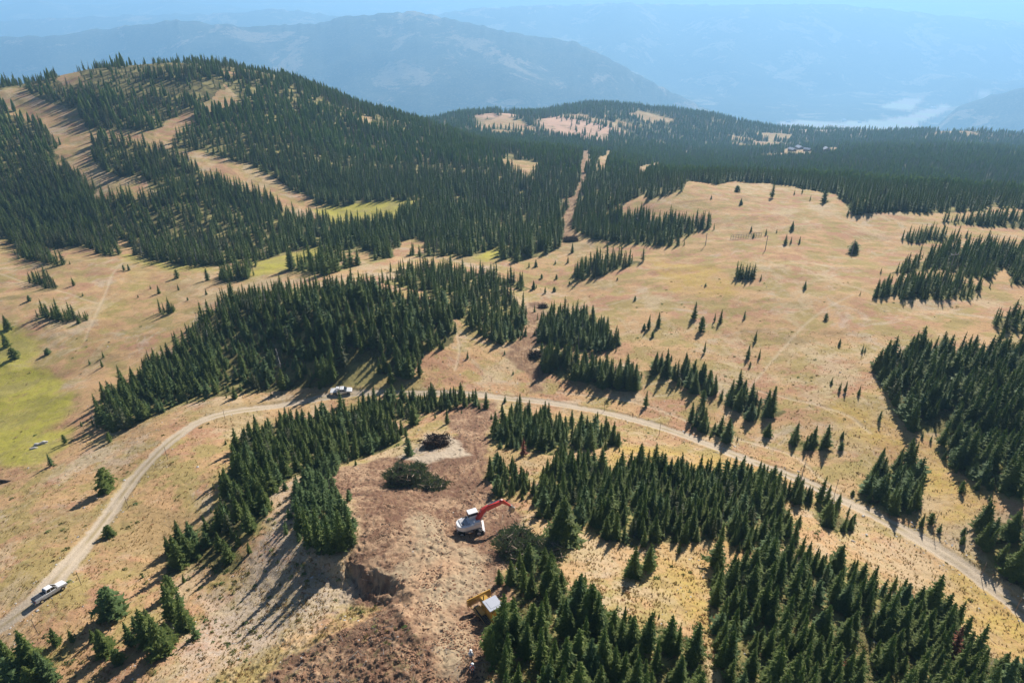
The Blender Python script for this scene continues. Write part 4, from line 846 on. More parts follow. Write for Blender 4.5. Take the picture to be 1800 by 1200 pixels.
M.update({'white': paint('white_paint', (.86, .86, .86)), 'red': paint('red_paint', (.62, .035, .03)), 'yellow': paint('yellow_paint', (.52, .29, .035)), 'grey': paint('grey_steel', (.42, .42, .44), .5),
 'black': simple('black_rubber', (.025, .025, .027), .85), 'glass': simple('dark_glass', (.015, .02, .025), .06, spec=.8), 'cover': simple('black_bed_cover', (.035, .037, .045), .5), 'steel': simple('worn_steel', (.33, .31, .29), .45, metal=.7, noise=(4, (.18, .15, .12))),
 'lamp': simple('tail_lamp_red', (.5, .02, .02), .3), 'chrome': simple('bright_steel', (.7, .7, .72), .25, metal=1), 'wood': simple('weathered_wood', (.20, .15, .11), .9, noise=(5, (.30, .25, .20))), 'greywood': simple('grey_wood', (.32, .31, .30), .9, noise=(4, (.22, .21, .20))),
 'skin': simple('skin', (.55, .34, .25), .6), 'orange': simple('hi_vis_orange', (.80, .11, .04), .8), 'tape': simple('reflective_tape', (.75, .75, .62), .5), 'helmet': simple('helmet_white', (.85, .85, .85), .35), 'denim': simple('dark_trousers', (.03, .035, .055), .9), 'shirt': simple('pale_shirt', (.60, .60, .62), .9), 'boot': simple('boot_brown', (.05, .035, .025), .8),
 'cut': foliage('cut_boughs', (.07, .10, .04), (.13, .15, .07), (.20, .20, .12), (.13, .19, .06), .28), 'root': simple('dark_roots', (.05, .034, .024), 1, noise=(2.5, (.11, .07, .045))), 'pale_rock': simple('pale_rock', (.55, .53, .50), .85, noise=(1.5, (.38, .36, .34))), 'roof': simple('metal_roof', (.46, .48, .54), .4), 'wall': simple('timber_wall', (.30, .20, .14), .9), 'limb': simple('cut_limb', (.36, .28, .20), .9, noise=(3, (.22, .16, .11)))})
def heading(p, ang): return p
def wheel(parent, c, r, w, hub_m='chrome', name='wheel'):
    y = c[1]; s_ = 1 if y > 0 else -1
    t_ = MB().cyl((c[0], y - w / 2, c[2]), (c[0], y + w / 2, c[2]), r, n=20).done('wheel', M['black'], parent)
    MB().cyl((c[0], y + s_ * (w / 2 - .04), c[2]), (c[0], y + s_ * (w / 2 + .015), c[2]), r * .55, n=14).cyl((c[0], y + s_ * w / 2, c[2]), (c[0], y + s_ * (w / 2 + .05), c[2]), r * .2, n=10).done('rim', M[hub_m], t_)
# ------------------------------------------------------------------ excavator (wheeled, red boom)
def excavator():
    p = at(826, 934); r_ = empty('excavator', (p.x, p.y, p.z), R(8), 'white wheeled excavator with red boom reaching over the brush pile', 'excavator')
    MB().box((0, 0, .95), (3.6, 1.1, .5), bev=.06).box((1.35, 0, .68), (.4, 1.9, .3), bev=.04).box((-1.35, 0, .68), (.4, 1.9, .3), bev=.04).box((-.2, .72, .85), (1.3, .5, .35), bev=.04).box((-.2, -.72, .85), (1.3, .5, .35), bev=.04).cyl((0, 0, 1.15), (0, 0, 1.42), .75, n=24).done('chassis', M['grey'], r_)
    for x in (1.35, -1.35):
        for y in (-1.0, 1.0): wheel(r_, (x, y, .55), .55, .5, 'white')
    MB().prism([(2.15, .15), (2.3, .3), (2.3, .75), (2.15, 1.0), (2.05, .95), (2.16, .7), (2.16, .35), (2.05, .2)], -1.2, 1.2).box((1.85, .5, .6), (.6, .12, .14)).box((1.85, -.5, .6), (.6, .12, .14)).box((2.1, 0, 1.03), (.3, 2.3, .06)).done('dozer_blade', M['white'], r_)
    MB().box((-1.95, .55, .55), (.25, .3, .8), bev=.03).box((-1.95, -.55, .55), (.25, .3, .8), bev=.03).done('outrigger', M['grey'], r_)
    up = MB(); prof = []
    # rounded counterweight plan, extruded upward
    out = [(1.5, -1.22), (1.5, 1.22), (-.9, 1.22), (-1.5, 1.1), (-1.95, .75), (-2.15, .3), (-2.15, -.3), (-1.95, -.75), (-1.5, -1.1), (-.9, -1.22)]
    TURN = R(16); ca, sa = math.cos(TURN), math.sin(TURN); T = Matrix.Rotation(TURN, 4, 'Z')
    def plan(mb, pts, z0, z1, bev):
        a = [mb.bm.verts.new((x, y, z0)) for x, y in pts]; b = [mb.bm.verts.new((x, y, z1)) for x, y in pts]; n_ = len(pts)
        fs = [mb.bm.faces.new(a), mb.bm.faces.new(b)] + [mb.bm.faces.new((a[i], a[(i + 1) % n_], b[(i + 1) % n_], b[i])) for i in range(n_)]
        bmesh.ops.recalc_face_normals(mb.bm, faces=fs); bmesh.ops.bevel(mb.bm, geom=list({e for f in fs for e in f.edges}), offset=bev, segments=2, affect='EDGES', clamp_overlap=True)
    plan(up, out, 1.42, 2.25, .08)
    up.box((.95, -.9, 2.38), (1.0, .5, .3), bev=.05)
    body = up.done('body', M['white'], r_); body.matrix_local = T
    def on(o): o.parent = r_; o.matrix_local = T; return o
    hood = on(MB().box((-1.0, .1, 2.30), (1.2, 1.5, .12), bev=.03).box((-.5, -.7, 2.31), (.7, .25, .12), bev=.03).done('engine_hood', M['grey'], r_))
    on(MB().cyl((-1.25, -.55, 2.3), (-1.25, -.55, 2.7), .07).box((-.45, .95, 2.28), (.7, .35, .08)).done('exhaust', M['black'], r_))
    cab = on(MB().box((.78, .66, 2.58), (1.55, 1.06, .68), bev=.05).done('cab', M['white'], r_))
    gl = MB().box((.76, .66, 3.02), (1.62, 1.02, .66), taper=(.9, .9)).done('window', M['glass'], cab)
    MB().box((.73, .66, 3.40), (1.58, 1.12, .09), bev=.03).done('cab_roof', M['white'], cab)
    pb = MB()
    for x in (.2, 1.42):
        for y in (.24, 1.12): pb.cyl((x, y, 2.6), (x * .93 + .05, y * .93 + .05, 3.28), .035, n=6)
    pb.done('cab_post', M['black'], cab)
    bo = [(1.0, 1.75), (1.35, 1.72), (2.35, 3.25), (2.9, 3.55), (5.3, 4.02), (5.42, 4.24), (5.2, 4.42), (2.7, 4.12), (1.95, 3.80), (1.0, 2.1)]
    on(MB().prism([(x, z + (.12 if i > 4 else -.10)) for i, (x, z) in enumerate(bo)], -.38, .16, bev=.03).done('boom', M['red'], r_))
    cy = MB()
    for y in (-.42, .24): cy.cyl((1.5, y, 1.75), (2.5, y, 3.2), .09).cyl((2.5, y, 3.2), (2.75, y, 3.75), .05)
    cy.cyl((3.0, -.09, 4.42), (4.5, -.09, 4.68), .09).cyl((4.5, -.09, 4.68), (5.35, -.09, 4.74), .05)
    on(cy.done('hydraulic_cylinder', M['chrome'], r_))
    on(MB().prism([(5.05, 4.10), (5.35, 4.0), (7.05, 2.65), (7.15, 2.85), (5.6, 4.62), (5.25, 4.75), (5.05, 4.42)], -.24, .06, bev=.03).done('stick', M['red'], r_))
    bk = on(MB().prism([(6.9, 2.75), (7.25, 2.8), (7.55, 2.35), (7.5, 1.95), (7.2, 1.7), (6.75, 1.7), (6.85, 2.0), (6.8, 2.3)], -.55, .37, bev=.02).box((6.95, -.09, 2.8), (.4, .4, .3)).done('bucket', M['steel'], r_))
    te = MB()
    for k in range(5): te.box((6.7, -.5 + k * .21, 1.66), (.22, .07, .06))
    te.done('tooth', M['steel'], bk)
excavator()
# ------------------------------------------------------------------ bulldozer
def dozer():
    p = at(862, 1084); r_ = empty('bulldozer', (p.x, p.y, p.z), R(123), 'yellow bulldozer with a pale flat cab roof half hidden by firs', 'bulldozer')
    for y in (-1.0, 1.0):
        tr = MB().prism([(-1.9, .35), (-1.7, .08), (1.5, .05), (1.85, .35), (1.8, .75), (1.5, 1.0), (-1.5, 1.05), (-1.85, .8)], y - .28, y + .28, bev=.02).done('track', M['black'], r_)
        g = MB()
        for k in range(18): g.box((-1.65 + k * .19, y, 1.06 if k % 1 == 0 else 0), (.05, .56, .06))
        g.done('track_shoe', M['steel'], tr)
        MB().box((0, y, .55), (2.6, .62, .22), bev=.03).cyl((-1.45, y - .3, .55), (-1.45, y + .3, .55), .32).cyl((1.4, y - .3, .5), (1.4, y + .3, .5), .3).done('track_frame', M['yellow'], r_)
        MB().box((.6, y * .98, 1.18), (1.5, .6, .06), bev=.02).done('fender', M['yellow'], r_)
    MB().box((-.3, 0, .95), (2.9, 1.3, .7), bev=.06).done('hull', M['yellow'], r_)
    MB().box((1.05, 0, 1.62), (1.55, .95, .75), bev=.12).box((1.86, 0, 1.55), (.08, .9, .8), bev=.02).done('engine_hood', M['yellow'], r_)
    MB().cyl((1.2, .2, 1.95), (1.2, .2, 2.6), .06).cyl((.8, -.2, 1.95), (.8, -.2, 2.3), .09).done('exhaust', M['black'], r_)
    c = MB().box((-.65, 0, 1.75), (1.3, 1.25, 1.0), bev=.05).done('cab', M['yellow'], r_)
    MB().box((-.65, 0, 2.3), (1.24, 1.2, .55)).done('window', M['glass'], c)
    ps_ = MB()
    for x in (-1.3, .02):
        for y in (-.66, .66): ps_.box((x, y, 2.0), (.1, .1, 1.75))
    ps_.done('roof_post', M['yellow'], r_)
    MB().box((-.6, 0, 2.92), (1.85, 1.85, .1), bev=.03).box((-.6, 0, 2.98), (1.2, 1.2, .03)).done('cab_roof', M['roof'], r_)
    MB().prism([(2.65, .1), (2.78, .15), (2.66, .55), (2.68, .85), (2.85, 1.15), (2.78, 1.2), (2.56, .9), (2.54, .5)], -1.65, 1.65).box((2.76, 0, 1.19), (.12, 3.3, .06)).box((2.7, -1.62, .62), (.35, .06, 1.0)).box((2.7, 1.62, .62), (.35, .06, 1.0)).done('blade', M['yellow'], r_)
    MB().box((1.6, -1.38, .5), (2.2, .14, .2), rot=(0, R(4), 0)).box((1.6, 1.38, .5), (2.2, .14, .2), rot=(0, R(4), 0)).done('push_arm', M['yellow'], r_)
    MB().cyl((1.5, -.6, 1.7), (2.5, -.6, .9), .06).cyl((1.5, .6, 1.7), (2.5, .6, .9), .06).done('hydraulic_cylinder', M['chrome'], r_)
    MB().box((-2.2, 0, .8), (.5, 1.2, .5), bev=.04).box((-2.5, .0, .5), (.12, .14, 1.1)).done('ripper', M['yellow'], r_)
dozer()
# ------------------------------------------------------------------ pickups
def pickup(name, p, ang, label, flatbed, k_=1.0):
    tilt = None
    r_ = empty(name, (p.x, p.y, p.z + .02), ang, label, 'pickup truck')
    f = Vector((math.cos(ang), math.sin(ang))); zf, zb = gz(p.x + f.x * 1.9, p.y + f.y * 1.9)[0], gz(p.x - f.x * 1.9, p.y - f.y * 1.9)[0]
    sd = Vector((-f.y, f.x)); zl, zr = gz(p.x + sd.x * .8, p.y + sd.y * .8)[0], gz(p.x - sd.x * .8, p.y - sd.y * .8)[0]
    r_.rotation_euler = (math.atan2(zl - zr, 1.6), -math.atan2(zf - zb, 3.8), ang); r_.location.z = (zf + zb) / 2 + .02
    w = .96; r_.scale = (k_, k_, k_)
    bodyp = [(2.95, .55), (3.0, .85), (2.9, 1.08), (2.2, 1.18), (1.55, 1.24), (-.75, 1.26), (-.75, .5), (1.1, .45), (2.6, .45)]
    if not flatbed: bodyp = [(2.95, .55), (3.0, .85), (2.9, 1.08), (2.2, 1.18), (1.55, 1.24), (-.75, 1.26), (-2.8, 1.26), (-2.86, .62), (-2.7, .5), (1.1, .45), (2.6, .45)]
    b = MB().prism(bodyp, -w, w, bev=.07).done('body', M['white'], r_)
    MB().prism([(1.50, 1.22), (.72, 1.82), (-.55, 1.84), (-.85, 1.24)], -.86, .86).done('window', M['glass'], b)
    MB().prism([(.66, 1.80), (.55, 1.89), (-.45, 1.90), (-.58, 1.82)], -.80, .80, bev=.03).done('cab_roof', M['white'], r_)
    pl = MB()
    for y in (-.85, .85):
        pl.cyl((1.46, y, 1.24), (.66, y * .95, 1.83), .035, n=6).cyl((.1, y * 1.02, 1.24), (.08, y * .96, 1.84), .04, n=6).cyl((-.8, y, 1.24), (-.55, y * .96, 1.84), .06, n=6)
    pl.done('cab_post', M['white'], r_)
    MB().box((-.05, 1.06, 1.28), (.2, .16, .14), bev=.02).box((1.05, 1.08, 1.3), (.14, .2, .16), bev=.02).box((1.05, -1.08, 1.3), (.14, .2, .16), bev=.02).done('mirror', M['black'], r_)
    for x in (1.95, -1.85):
        for y in (-.86, .86): wheel(r_, (x, y, .4), .4, .27, 'chrome')
    MB().box((2.99, 0, .62), (.12, 1.8, .2), bev=.03).done('bumper', M['grey'], r_)
    for y in (-.72, .72): MB().box((2.93, y, .9), (.1, .34, .16), bev=.02).done('headlight', M['chrome'], r_)
    if flatbed:
        MB().box((-2.15, 0, 1.05), (2.6, 2.15, .1), bev=.02).box((-.93, 0, 1.3), (.06, 2.1, .5)).done('flatbed', M['white'], r_)
        MB().box((-2.1, 0, .75), (2.6, .8, .4)).box((-3.3, 0, .7), (.15, 1.6, .2)).done('frame', M['black'], r_)
        MB().box((-1.35, .35, 1.45), (.75, 1.1, .7), bev=.05).done('tool_box', M['white'], r_)
        MB().cyl((-1.35, -.75, 1.1), (-1.35, -.75, 1.75), .28, n=16).done('drum', M['grey'], r_)
        MB().cyl((-.9, -.3, 1.85), (-.95, -.3, 2.9), .02, n=6).done('antenna', M['black'], r_)
    else:
        MB().box((-1.85, 0, 1.30), (1.85, 1.62, .07), bev=.02).box((-1.0, 0, 1.35), (.12, 1.5, .08), bev=.02).box((-2.5, 0, 1.35), (.08, 1.5, .06)).done('bed_cover', M['cover'], r_)
        MB().box((-1.85, -.89, 1.31), (1.9, .07, .1), bev=.02).box((-1.85, .89, 1.31), (1.9, .07, .1), bev=.02).done('bed_rail', M['white'], r_)
        for y in (-.84, .84): MB().box((-2.85, y, 1.0), (.08, .18, .36), bev=.02).done('tail_light', M['lamp'], r_)
        MB().box((-2.87, 0, .98), (.04, 1.35, .42)).done('tailgate', M['cover'], r_); MB().box((-2.95, 0, .6), (.2, 1.8, .16), bev=.03).done('rear_bumper', M['chrome'], r_)
pickup('pickup_truck', at(89, 1045), R(58), 'white pickup truck with black bed cover driving up the left road', False, .78)
pickup('flatbed_truck', at(602, 690), R(4), 'white flatbed truck with a white box behind its cab, parked below the knoll', True, .88)
# ------------------------------------------------------------------ people
def person(px, py, face, label, vest):
    p = at(px, py); r_ = empty('person', (p.x, p.y, p.z), R(face), label, 'person')
    J = {'pel': (0, 0, .95), 'sp': (0, 0, 1.15), 'ch': (.02, 0, 1.36), 'nk': (.03, 0, 1.50), 'hd': (.05, 0, 1.62), 'top': (.05, 0, 1.73)}
    vs_ = list(J.values()); idx = {k: i for i, k in enumerate(J)}; ed = [(0, 1), (1, 2), (2, 3), (3, 4), (4, 5)]; rad = [.15, .14, .155, .058, .095, .075]
    for s in (-1, 1):
        st_ = len(vs_); step = .12 * s
        vs_ += [(0, .10 * s, .90), (.05 + step, .12 * s, .50), (step * .8, .13 * s, .09), (step * .8 + .15, .14 * s, .04)]; rad += [.10, .068, .048, .045]
        ed += [(0, st_), (st_, st_ + 1), (st_ + 1, st_ + 2), (st_ + 2, st_ + 3)]
        a = len(vs_); vs_ += [(.0, .2 * s, 1.42), (-.02, .27 * s, 1.14), (.14, .25 * s, .93), (.20, .24 * s, .86)]; rad += [.065, .048, .036, .03]
        ed += [(2, a), (a, a + 1), (a + 1, a + 2), (a + 2, a + 3)]
        h = a + 3
        for q in range(4):
            n_ = len(vs_); vs_ += [(.235, .24 * s + (q - 1.5) * .02, .83), (.25, .24 * s + (q - 1.5) * .024, .79 - .008 * (q in (1, 2)))]; rad += [.010, .008]; ed += [(h, n_), (n_, n_ + 1)]
        n_ = len(vs_); vs_.append((.235, .21 * s, .85)); rad.append(.010); ed.append((h, n_))
    me = bpy.data.meshes.new('body'); me.from_pydata(vs_, ed, []); o = bpy.data.objects.new('body', me); C.objects.link(o); o.parent = r_
    sk = o.modifiers.new('skin', 'SKIN'); ss = o.modifiers.new('sub', 'SUBSURF'); ss.levels = ss.render_levels = 1
    for i, r1 in enumerate(rad): me.skin_vertices[0].data[i].radius = (r1, r1)
    me.skin_vertices[0].data[0].use_root = True; me.materials.append(M['denim'] if vest else M['denim'])
    dg = bpy.context.evaluated_depsgraph_get(); m2 = bpy.data.meshes.new_from_object(o.evaluated_get(dg)); o.modifiers.clear(); o.data = m2
    m2.materials.clear()
    for k in ('denim', 'shirt', 'skin', 'boot'): m2.materials.append(M[k])
    for f in m2.polygons:
        c = f.center; f.use_smooth = True; arm = abs(c.y) > .19 and c.z > .7
        f.material_index = 2 if (c.z > 1.5 or (arm and c.z < .93)) else 1 if (c.z > 1.0 or arm) else 3 if c.z < .13 else 0
    if vest:
        MB().cyl((.0, 0, 1.0), (.03, 0, 1.46), .20, .19, n=14).done('vest', M['orange'], r_, True)
        MB().box((-.17, .06, 1.25), (.05, .05, .4), rot=(R(25), 0, 0)).box((-.17, -.06, 1.25), (.05, .05, .4), rot=(R(-25), 0, 0)).cyl((.01, 0, 1.08), (.01, 0, 1.12), .207, n=14).done('reflective_tape', M['tape'], r_)
    else:
        MB().cyl((.0, 0, .98), (.03, 0, 1.46), .19, .185, n=14).done('jacket', M['shirt'], r_, True)
    MB().ball((.05, 0, 1.70), .125, (1.1, .95, .8), 14).cyl((.07, 0, 1.69), (.07, 0, 1.705), .16, n=16).done('hard_hat', M['helmet'], r_, True)
    MB().ball((.15, .035, 1.64), .012).ball((.15, -.035, 1.64), .012).done('eyes', M['black'], r_); MB().ball((.155, 0, 1.61), .018).done('nose', M['skin'], r_)
person(828, 1162, 80, 'person in a white hard hat, grey top and dark trousers, standing farther from the camera', False)
person(831, 1186, 95, 'person in a white hard hat and orange red vest with pale cross straps', True)
# ------------------------------------------------------------------ poles, fence, rocks, log
def stake(px, py, hp, label, lean=0):
    p = at(px, py); d = project(p.x, p.y, p.z)[2]; dep = math.atan2(-p.z, math.hypot(p.x, p.y)); h = hp / (1200 / d) / math.cos(dep)
    o = MB().cyl((0, 0, -.3), (lean, 0, h), .055, .04, n=8).done('marker_pole', M['wood']); o.location = p; o['label'] = label; o['category'] = 'pole'; o['group'] = 'wooden marker poles along the gravel road'
for s in ((143, 1027, 24, 'thin wooden pole right beside the white pickup truck'), (66, 1112, 26, 'thin wooden pole behind the spruces of the bottom left corner'), (226, 893, 22, 'thin wooden pole at the inner road edge near the round bush'), (295, 807, 23, 'thin wooden pole inside the left road bend'),
          (396, 738, 19, 'thin wooden pole where the road turns towards the knoll'), (1062, 722, 20, 'thin wooden pole just past the stand beyond the bare earth'), (1159, 763, 22, 'thin wooden pole on the open middle of the road edge'), (1265, 808, 27, 'thin wooden pole at the back of the wide stand below the road'),
          (1467, 868, 26, 'thin wooden pole between the small stand and the road'), (1724, 1012, 26, 'thin wooden pole on the road near the right edge'), (1784, 1075, 28, 'thin wooden pole at the right end of the road'), (541, 708, 10, 'short wooden pole by the road near the flatbed truck')):
    stake(*s)
def pole(px, py, hp, label, arm):
    p = at(px, py); d = project(p.x, p.y, p.z)[2]; h = hp / (1200 / d) / .92; r_ = empty('utility_pole', p, 0, label, 'utility pole', 'grey poles of the old power line')
    MB().cyl((0, 0, -.3), (0, 0, h), .17, .12, n=10).done('shaft', M['greywood'], r_)
    if arm:
        MB().box((0, 0, h * .88), (2.9, .16, .18), rot=(0, 0, R(12))).box((.1, 0, h * .93), (.3, .3, .5)).done('crossarm', M['greywood'], r_)
        for x in (-1.3, 0, 1.3): MB().cyl((x, x * .2, h * .9), (x, x * .2, h * .9 + .35), .06).done('insulator', M['white'], r_)
        MB().cyl((0, 0, h * .95), (6, -3, h * .80), .02, n=5).done('wire', M['steel'], r_)
    else: MB().box((0, 0, h * .97), (.7, .1, .1)).done('crossarm', M['greywood'], r_)
pole(1667, 483, 39, 'tall grey power pole with crossarm among the dark firs on the right', True)
pole(1240, 431, 20, 'grey pole on the plateau left of the wooden fence', False); pole(1345, 440, 25, 'grey pole on the plateau just right of the wooden fence', False); pole(1497, 447, 25, 'grey pole in front of a small wide fir on the plateau', False)
def fence():
    a, b = at(1284, 421), at(1338, 416); r_ = empty('slat_fence', a, 0, 'grey and reddish slatted snow fence on the plateau', 'fence'); n_ = 12
    ps_ = MB(); 
    for k in range(n_ + 1):
        q = a.lerp(b, k / n_); z = gz(q.x, q.y)[0]; o = MB().cyl((q.x - a.x, q.y - a.y, z - a.z - .2), (q.x - a.x, q.y - a.y, z - a.z + 2.1), .08, n=6).done('post', M['greywood'], r_)
    for h, m_ in ((.5, 'wall'), (1.2, 'greywood'), (2.0, 'greywood')):
        sl = MB()
        for k in range(n_):
            q0, q1 = a.lerp(b, k / n_), a.lerp(b, (k + 1) / n_); z0, z1 = gz(q0.x, q0.y)[0], gz(q1.x, q1.y)[0]; c = Vector(((q0.x + q1.x) / 2 - a.x, (q0.y + q1.y) / 2 - a.y - .12, (z0 + z1) / 2 - a.z + h))
            sl.box(c, ((q1 - q0).to_2d().length, 0.04, .17), rot=(0, 0, math.atan2(q1.y - q0.y, q1.x - q0.x)))
        sl.done('rail', M[m_], r_)
fence()
def rock(px, py, sx, sy, sz, seed, m_, name, label, group=None, rz=0):
    p = at(px, py); rg_ = random.Random(seed); bm_ = bmesh.new(); bmesh.ops.create_icosphere(bm_, subdivisions=3, radius=1)
    for v in bm_.verts:
        k = 1 + .25 * float(vnoise(np.array([v.co.x * 1.3 + seed]), np.array([v.co.y * 1.3 + v.co.z * 2.1]))[0]); v.co = Vector((round(v.co.x * k * 3) / 3 * .5 + v.co.x * k * .5, v.co.y * k, v.co.z * k)); v.co = Vector((v.co.x * sx, v.co.y * sy, v.co.z * sz))
    me = bpy.data.meshes.new(name); bm_.to_mesh(me); bm_.free(); me.materials.append(m_); o = bpy.data.objects.new(name, me); C.objects.link(o); o.location = (p.x, p.y, p.z + sz * .3); o.rotation_euler = (0, 0, rz); o['label'] = label; o['category'] = 'rock'
    if group: o['group'] = group
rock(66, 782, .9, .55, .5, 1, M['pale_rock'], 'boulder', 'middle of three white rocks on the yellow wet meadow'); rock(77, 779, 1.0, .6, .5, 2, M['pale_rock'], 'boulder', 'right-hand and largest of three white rocks on the yellow wet meadow', rz=.4); rock(60, 788, 1.1, .35, .3, 3, M['pale_rock'], 'boulder', 'long flat lowest of three white rocks on the yellow wet meadow', rz=.4)
p = at(5, 847); q = at(33, 843); o = MB().cyl((-5, 0, .3), ((q - p).length, 0, .28), .42, .36, n=12).done('fallen_log', M['root'], None, True); o.location = p; o.rotation_euler = (0, 0, math.atan2(q.y - p.y, q.x - p.x)); o['label'] = 'dark charred log lying on the wet meadow at the left edge'; o['category'] = 'log'
# ------------------------------------------------------------------ heaps of cut trees and roots
def brush_pile(px, py, rx, ry, hz_, seed, green, label):
    p = at(px, py); rg_ = random.Random(seed); r_ = empty('brush_pile', (p.x, p.y, p.z), 0, label, 'brush pile')
    bm_ = bmesh.new(); bmesh.ops.create_icosphere(bm_, subdivisions=4, radius=1)
    def nn(v): return 1 + .5 * float(fbm(np.array([v.x * 2.5 + seed]), np.array([v.y * 2.5 + v.z * 3.0]), 3)[0])
    def surf(a, e, k=1.0):
        v = Vector((math.cos(a) * math.cos(e), math.sin(a) * math.cos(e), math.sin(e))); s = nn(v) * k; return Vector((v.x * rx * s, v.y * ry * s, max(-.1, v.z * hz_ * s)))
    for v in bm_.verts: s = nn(v.co) * .86; v.co = Vector((v.co.x * rx * s, v.co.y * ry * s, max(-.4, v.co.z * hz_ * s)))
    me = bpy.data.meshes.new('mound'); bm_.to_mesh(me); bm_.free(); me.materials.append(M['root']); child('mound', me, r_)
    V_, F = [], []
    def stick(a, b, w):
        d = (b - a).normalized(); s = d.orthogonal().normalized() * w; t_ = d.cross(s).normalized() * w; i0 = len(V_)
        for e, k in ((a, 1), (b, .45)):
            for j in range(4): V_.append(e + (s * math.cos(j * 1.571) + t_ * math.sin(j * 1.571)) * k)
        for j in range(4): F.append((i0 + j, i0 + (j + 1) % 4, i0 + 4 + (j + 1) % 4, i0 + 4 + j))
        F.append((i0, i0 + 1, i0 + 2, i0 + 3)); F.append((i0 + 4, i0 + 5, i0 + 6, i0 + 7))
    nst = int(70 * rx * ry / 9) + 60
    for k in range(nst):
        a = rg_.uniform(0, 6.28); e = rg_.uniform(0, 1.3); c = surf(a, e, .9); d = Vector((rg_.gauss(0, 1), rg_.gauss(0, 1), rg_.gauss(0, .35))).normalized() * rg_.uniform(.6, 2.0) + Vector((math.cos(a), math.sin(a), .5)) * rg_.uniform(0, .5)
        stick(c - d * .4, c + d * .6, rg_.uniform(.02, .05))
    child('branches', mesh_of('branches', V_, F, M['root' if not green else 'bark']), r_)
    for k in range(26 if green else 5):
        V_, F = [], []; a = rg_.uniform(0, 6.28); c = surf(a, rg_.uniform(.2, 1.1), 1.05); d = Vector((rg_.gauss(0, 1), rg_.gauss(0, 1), rg_.gauss(0, .3))).normalized() * rg_.uniform(1.0, 2.2)
        stick(c - d * .5, c + d * .5, rg_.uniform(.05, .09)); child('log', mesh_of('log', V_, F, M['limb']), r_)
    V_, F = [], []; n_ = int((170 if green else 45) * rx * ry)
    for k in range(n_):
        a = rg_.uniform(0, 6.28); e = math.asin(rg_.uniform(0, .98)); c = surf(a, e, rg_.uniform(.82, 1.16)); d = Vector((rg_.gauss(0, 1), rg_.gauss(0, 1), rg_.gauss(.1, .6))).normalized(); s = d.orthogonal().normalized(); l = rg_.uniform(.4, 1.2)
        for u in range(3):
            q = c + d * l * u / 3; w = l * .15 * (1 - u / 3.5); i0 = len(V_); V_ += [q - d * .05, q + s * w - d * .02, q + d * l * .45, q - s * w - d * .02]; F += [(i0, i0 + 1, i0 + 2), (i0, i0 + 2, i0 + 3)]
    child('foliage', mesh_of('foliage', V_, F, M['cut'] if green else M['root']), r_)
brush_pile(768, 782, 3.0, 2.6, 2.3, 1, False, 'dark heap of uprooted stumps beside pale gravel at the top of the bare earth')
brush_pile(722, 845, 4.2, 3.2, 2.9, 2, True, 'long green brush heap with pale trunks sticking out, left of the excavator')
brush_pile(765, 856, 2.0, 1.8, 1.2, 3, True, 'low pale green brush at the right end of the long green heap')
brush_pile(918, 968, 3.4, 3.2, 3.0, 4, True, 'large tall brush heap under the excavator bucket, brown side and pale logs')
brush_pile(955, 975, 2.4, 2.6, 1.7, 5, True, 'lower brush heap leaning on the right side of the large heap')
brush_pile(940, 626, 2.3, 2.0, 1.7, 6, False, 'small dark root heap at the lower end of the soil swath')
brush_pile(954, 541, 1.9, 1.6, 1.4, 7, False, 'small dark root heap at the upper end of the soil swath')
brush_pile(1003, 424, 4.5, 3.0, 2.4, 8, False, 'far dark root heap at the foot of the cleared cut')
# ------------------------------------------------------------------ cabins in the woods and farm buildings in the valley
def house(px, py, w, d_, h, ang, label, cat, name, wall='wall', roof='roof'):
    p = at(px, py); r_ = empty(name, (p.x, p.y, p.z), ang, label, cat)
    wl = MB().box((0, 0, h / 2 - .5), (w, d_, h + 1)).done('wall', M[wall], r_)
    MB().prism([(-w * .56, h - .1), (0, h + w * .28), (w * .56, h - .1), (w * .56, h - .35), (0, h + w * .28 - .3), (-w * .56, h - .35)], -d_ * .56, d_ * .56).done('roof', M[roof], r_)
    for k in (-1, 1): MB().box((k * w * .25, -d_ / 2 - .03, h * .5), (w * .14, .08, h * .3)).done('window', M['glass'], wl)
    MB().box((0, -d_ / 2 - .03, h * .35), (w * .13, .1, h * .65)).done('door', M['greywood'], wl)
for a in ((1392, 266, 9, 12, 4, .4, 'left-hand cabin of the clearing in the far woods'), (1405, 263, 11, 14, 5, .2, 'middle cabin of the clearing in the far woods, pale roof'), (1418, 266, 8, 10, 4, .9, 'right-hand cabin of the clearing in the far woods'), (1452, 266, 12, 8, 4, .1, 'lone cabin with pale roof right of the far clearing')): house(*a, 'cabin', 'cabin')
for a in ((1386, 215, 34, 50, 10, 1.3, 'white farm building at the left end of the valley floor'), (1484, 212, 32, 44, 10, .3, 'white farm building in the middle of the valley floor'), (1511, 216, 30, 34, 9, .8, 'small white farm building right of the middle one on the valley floor'), (1641, 191, 44, 60, 12, .7, 'large white farm building beside the valley road on the right')): house(*a, 'farm building', 'farm_building', 'white')
print('things', time.time() - T0)
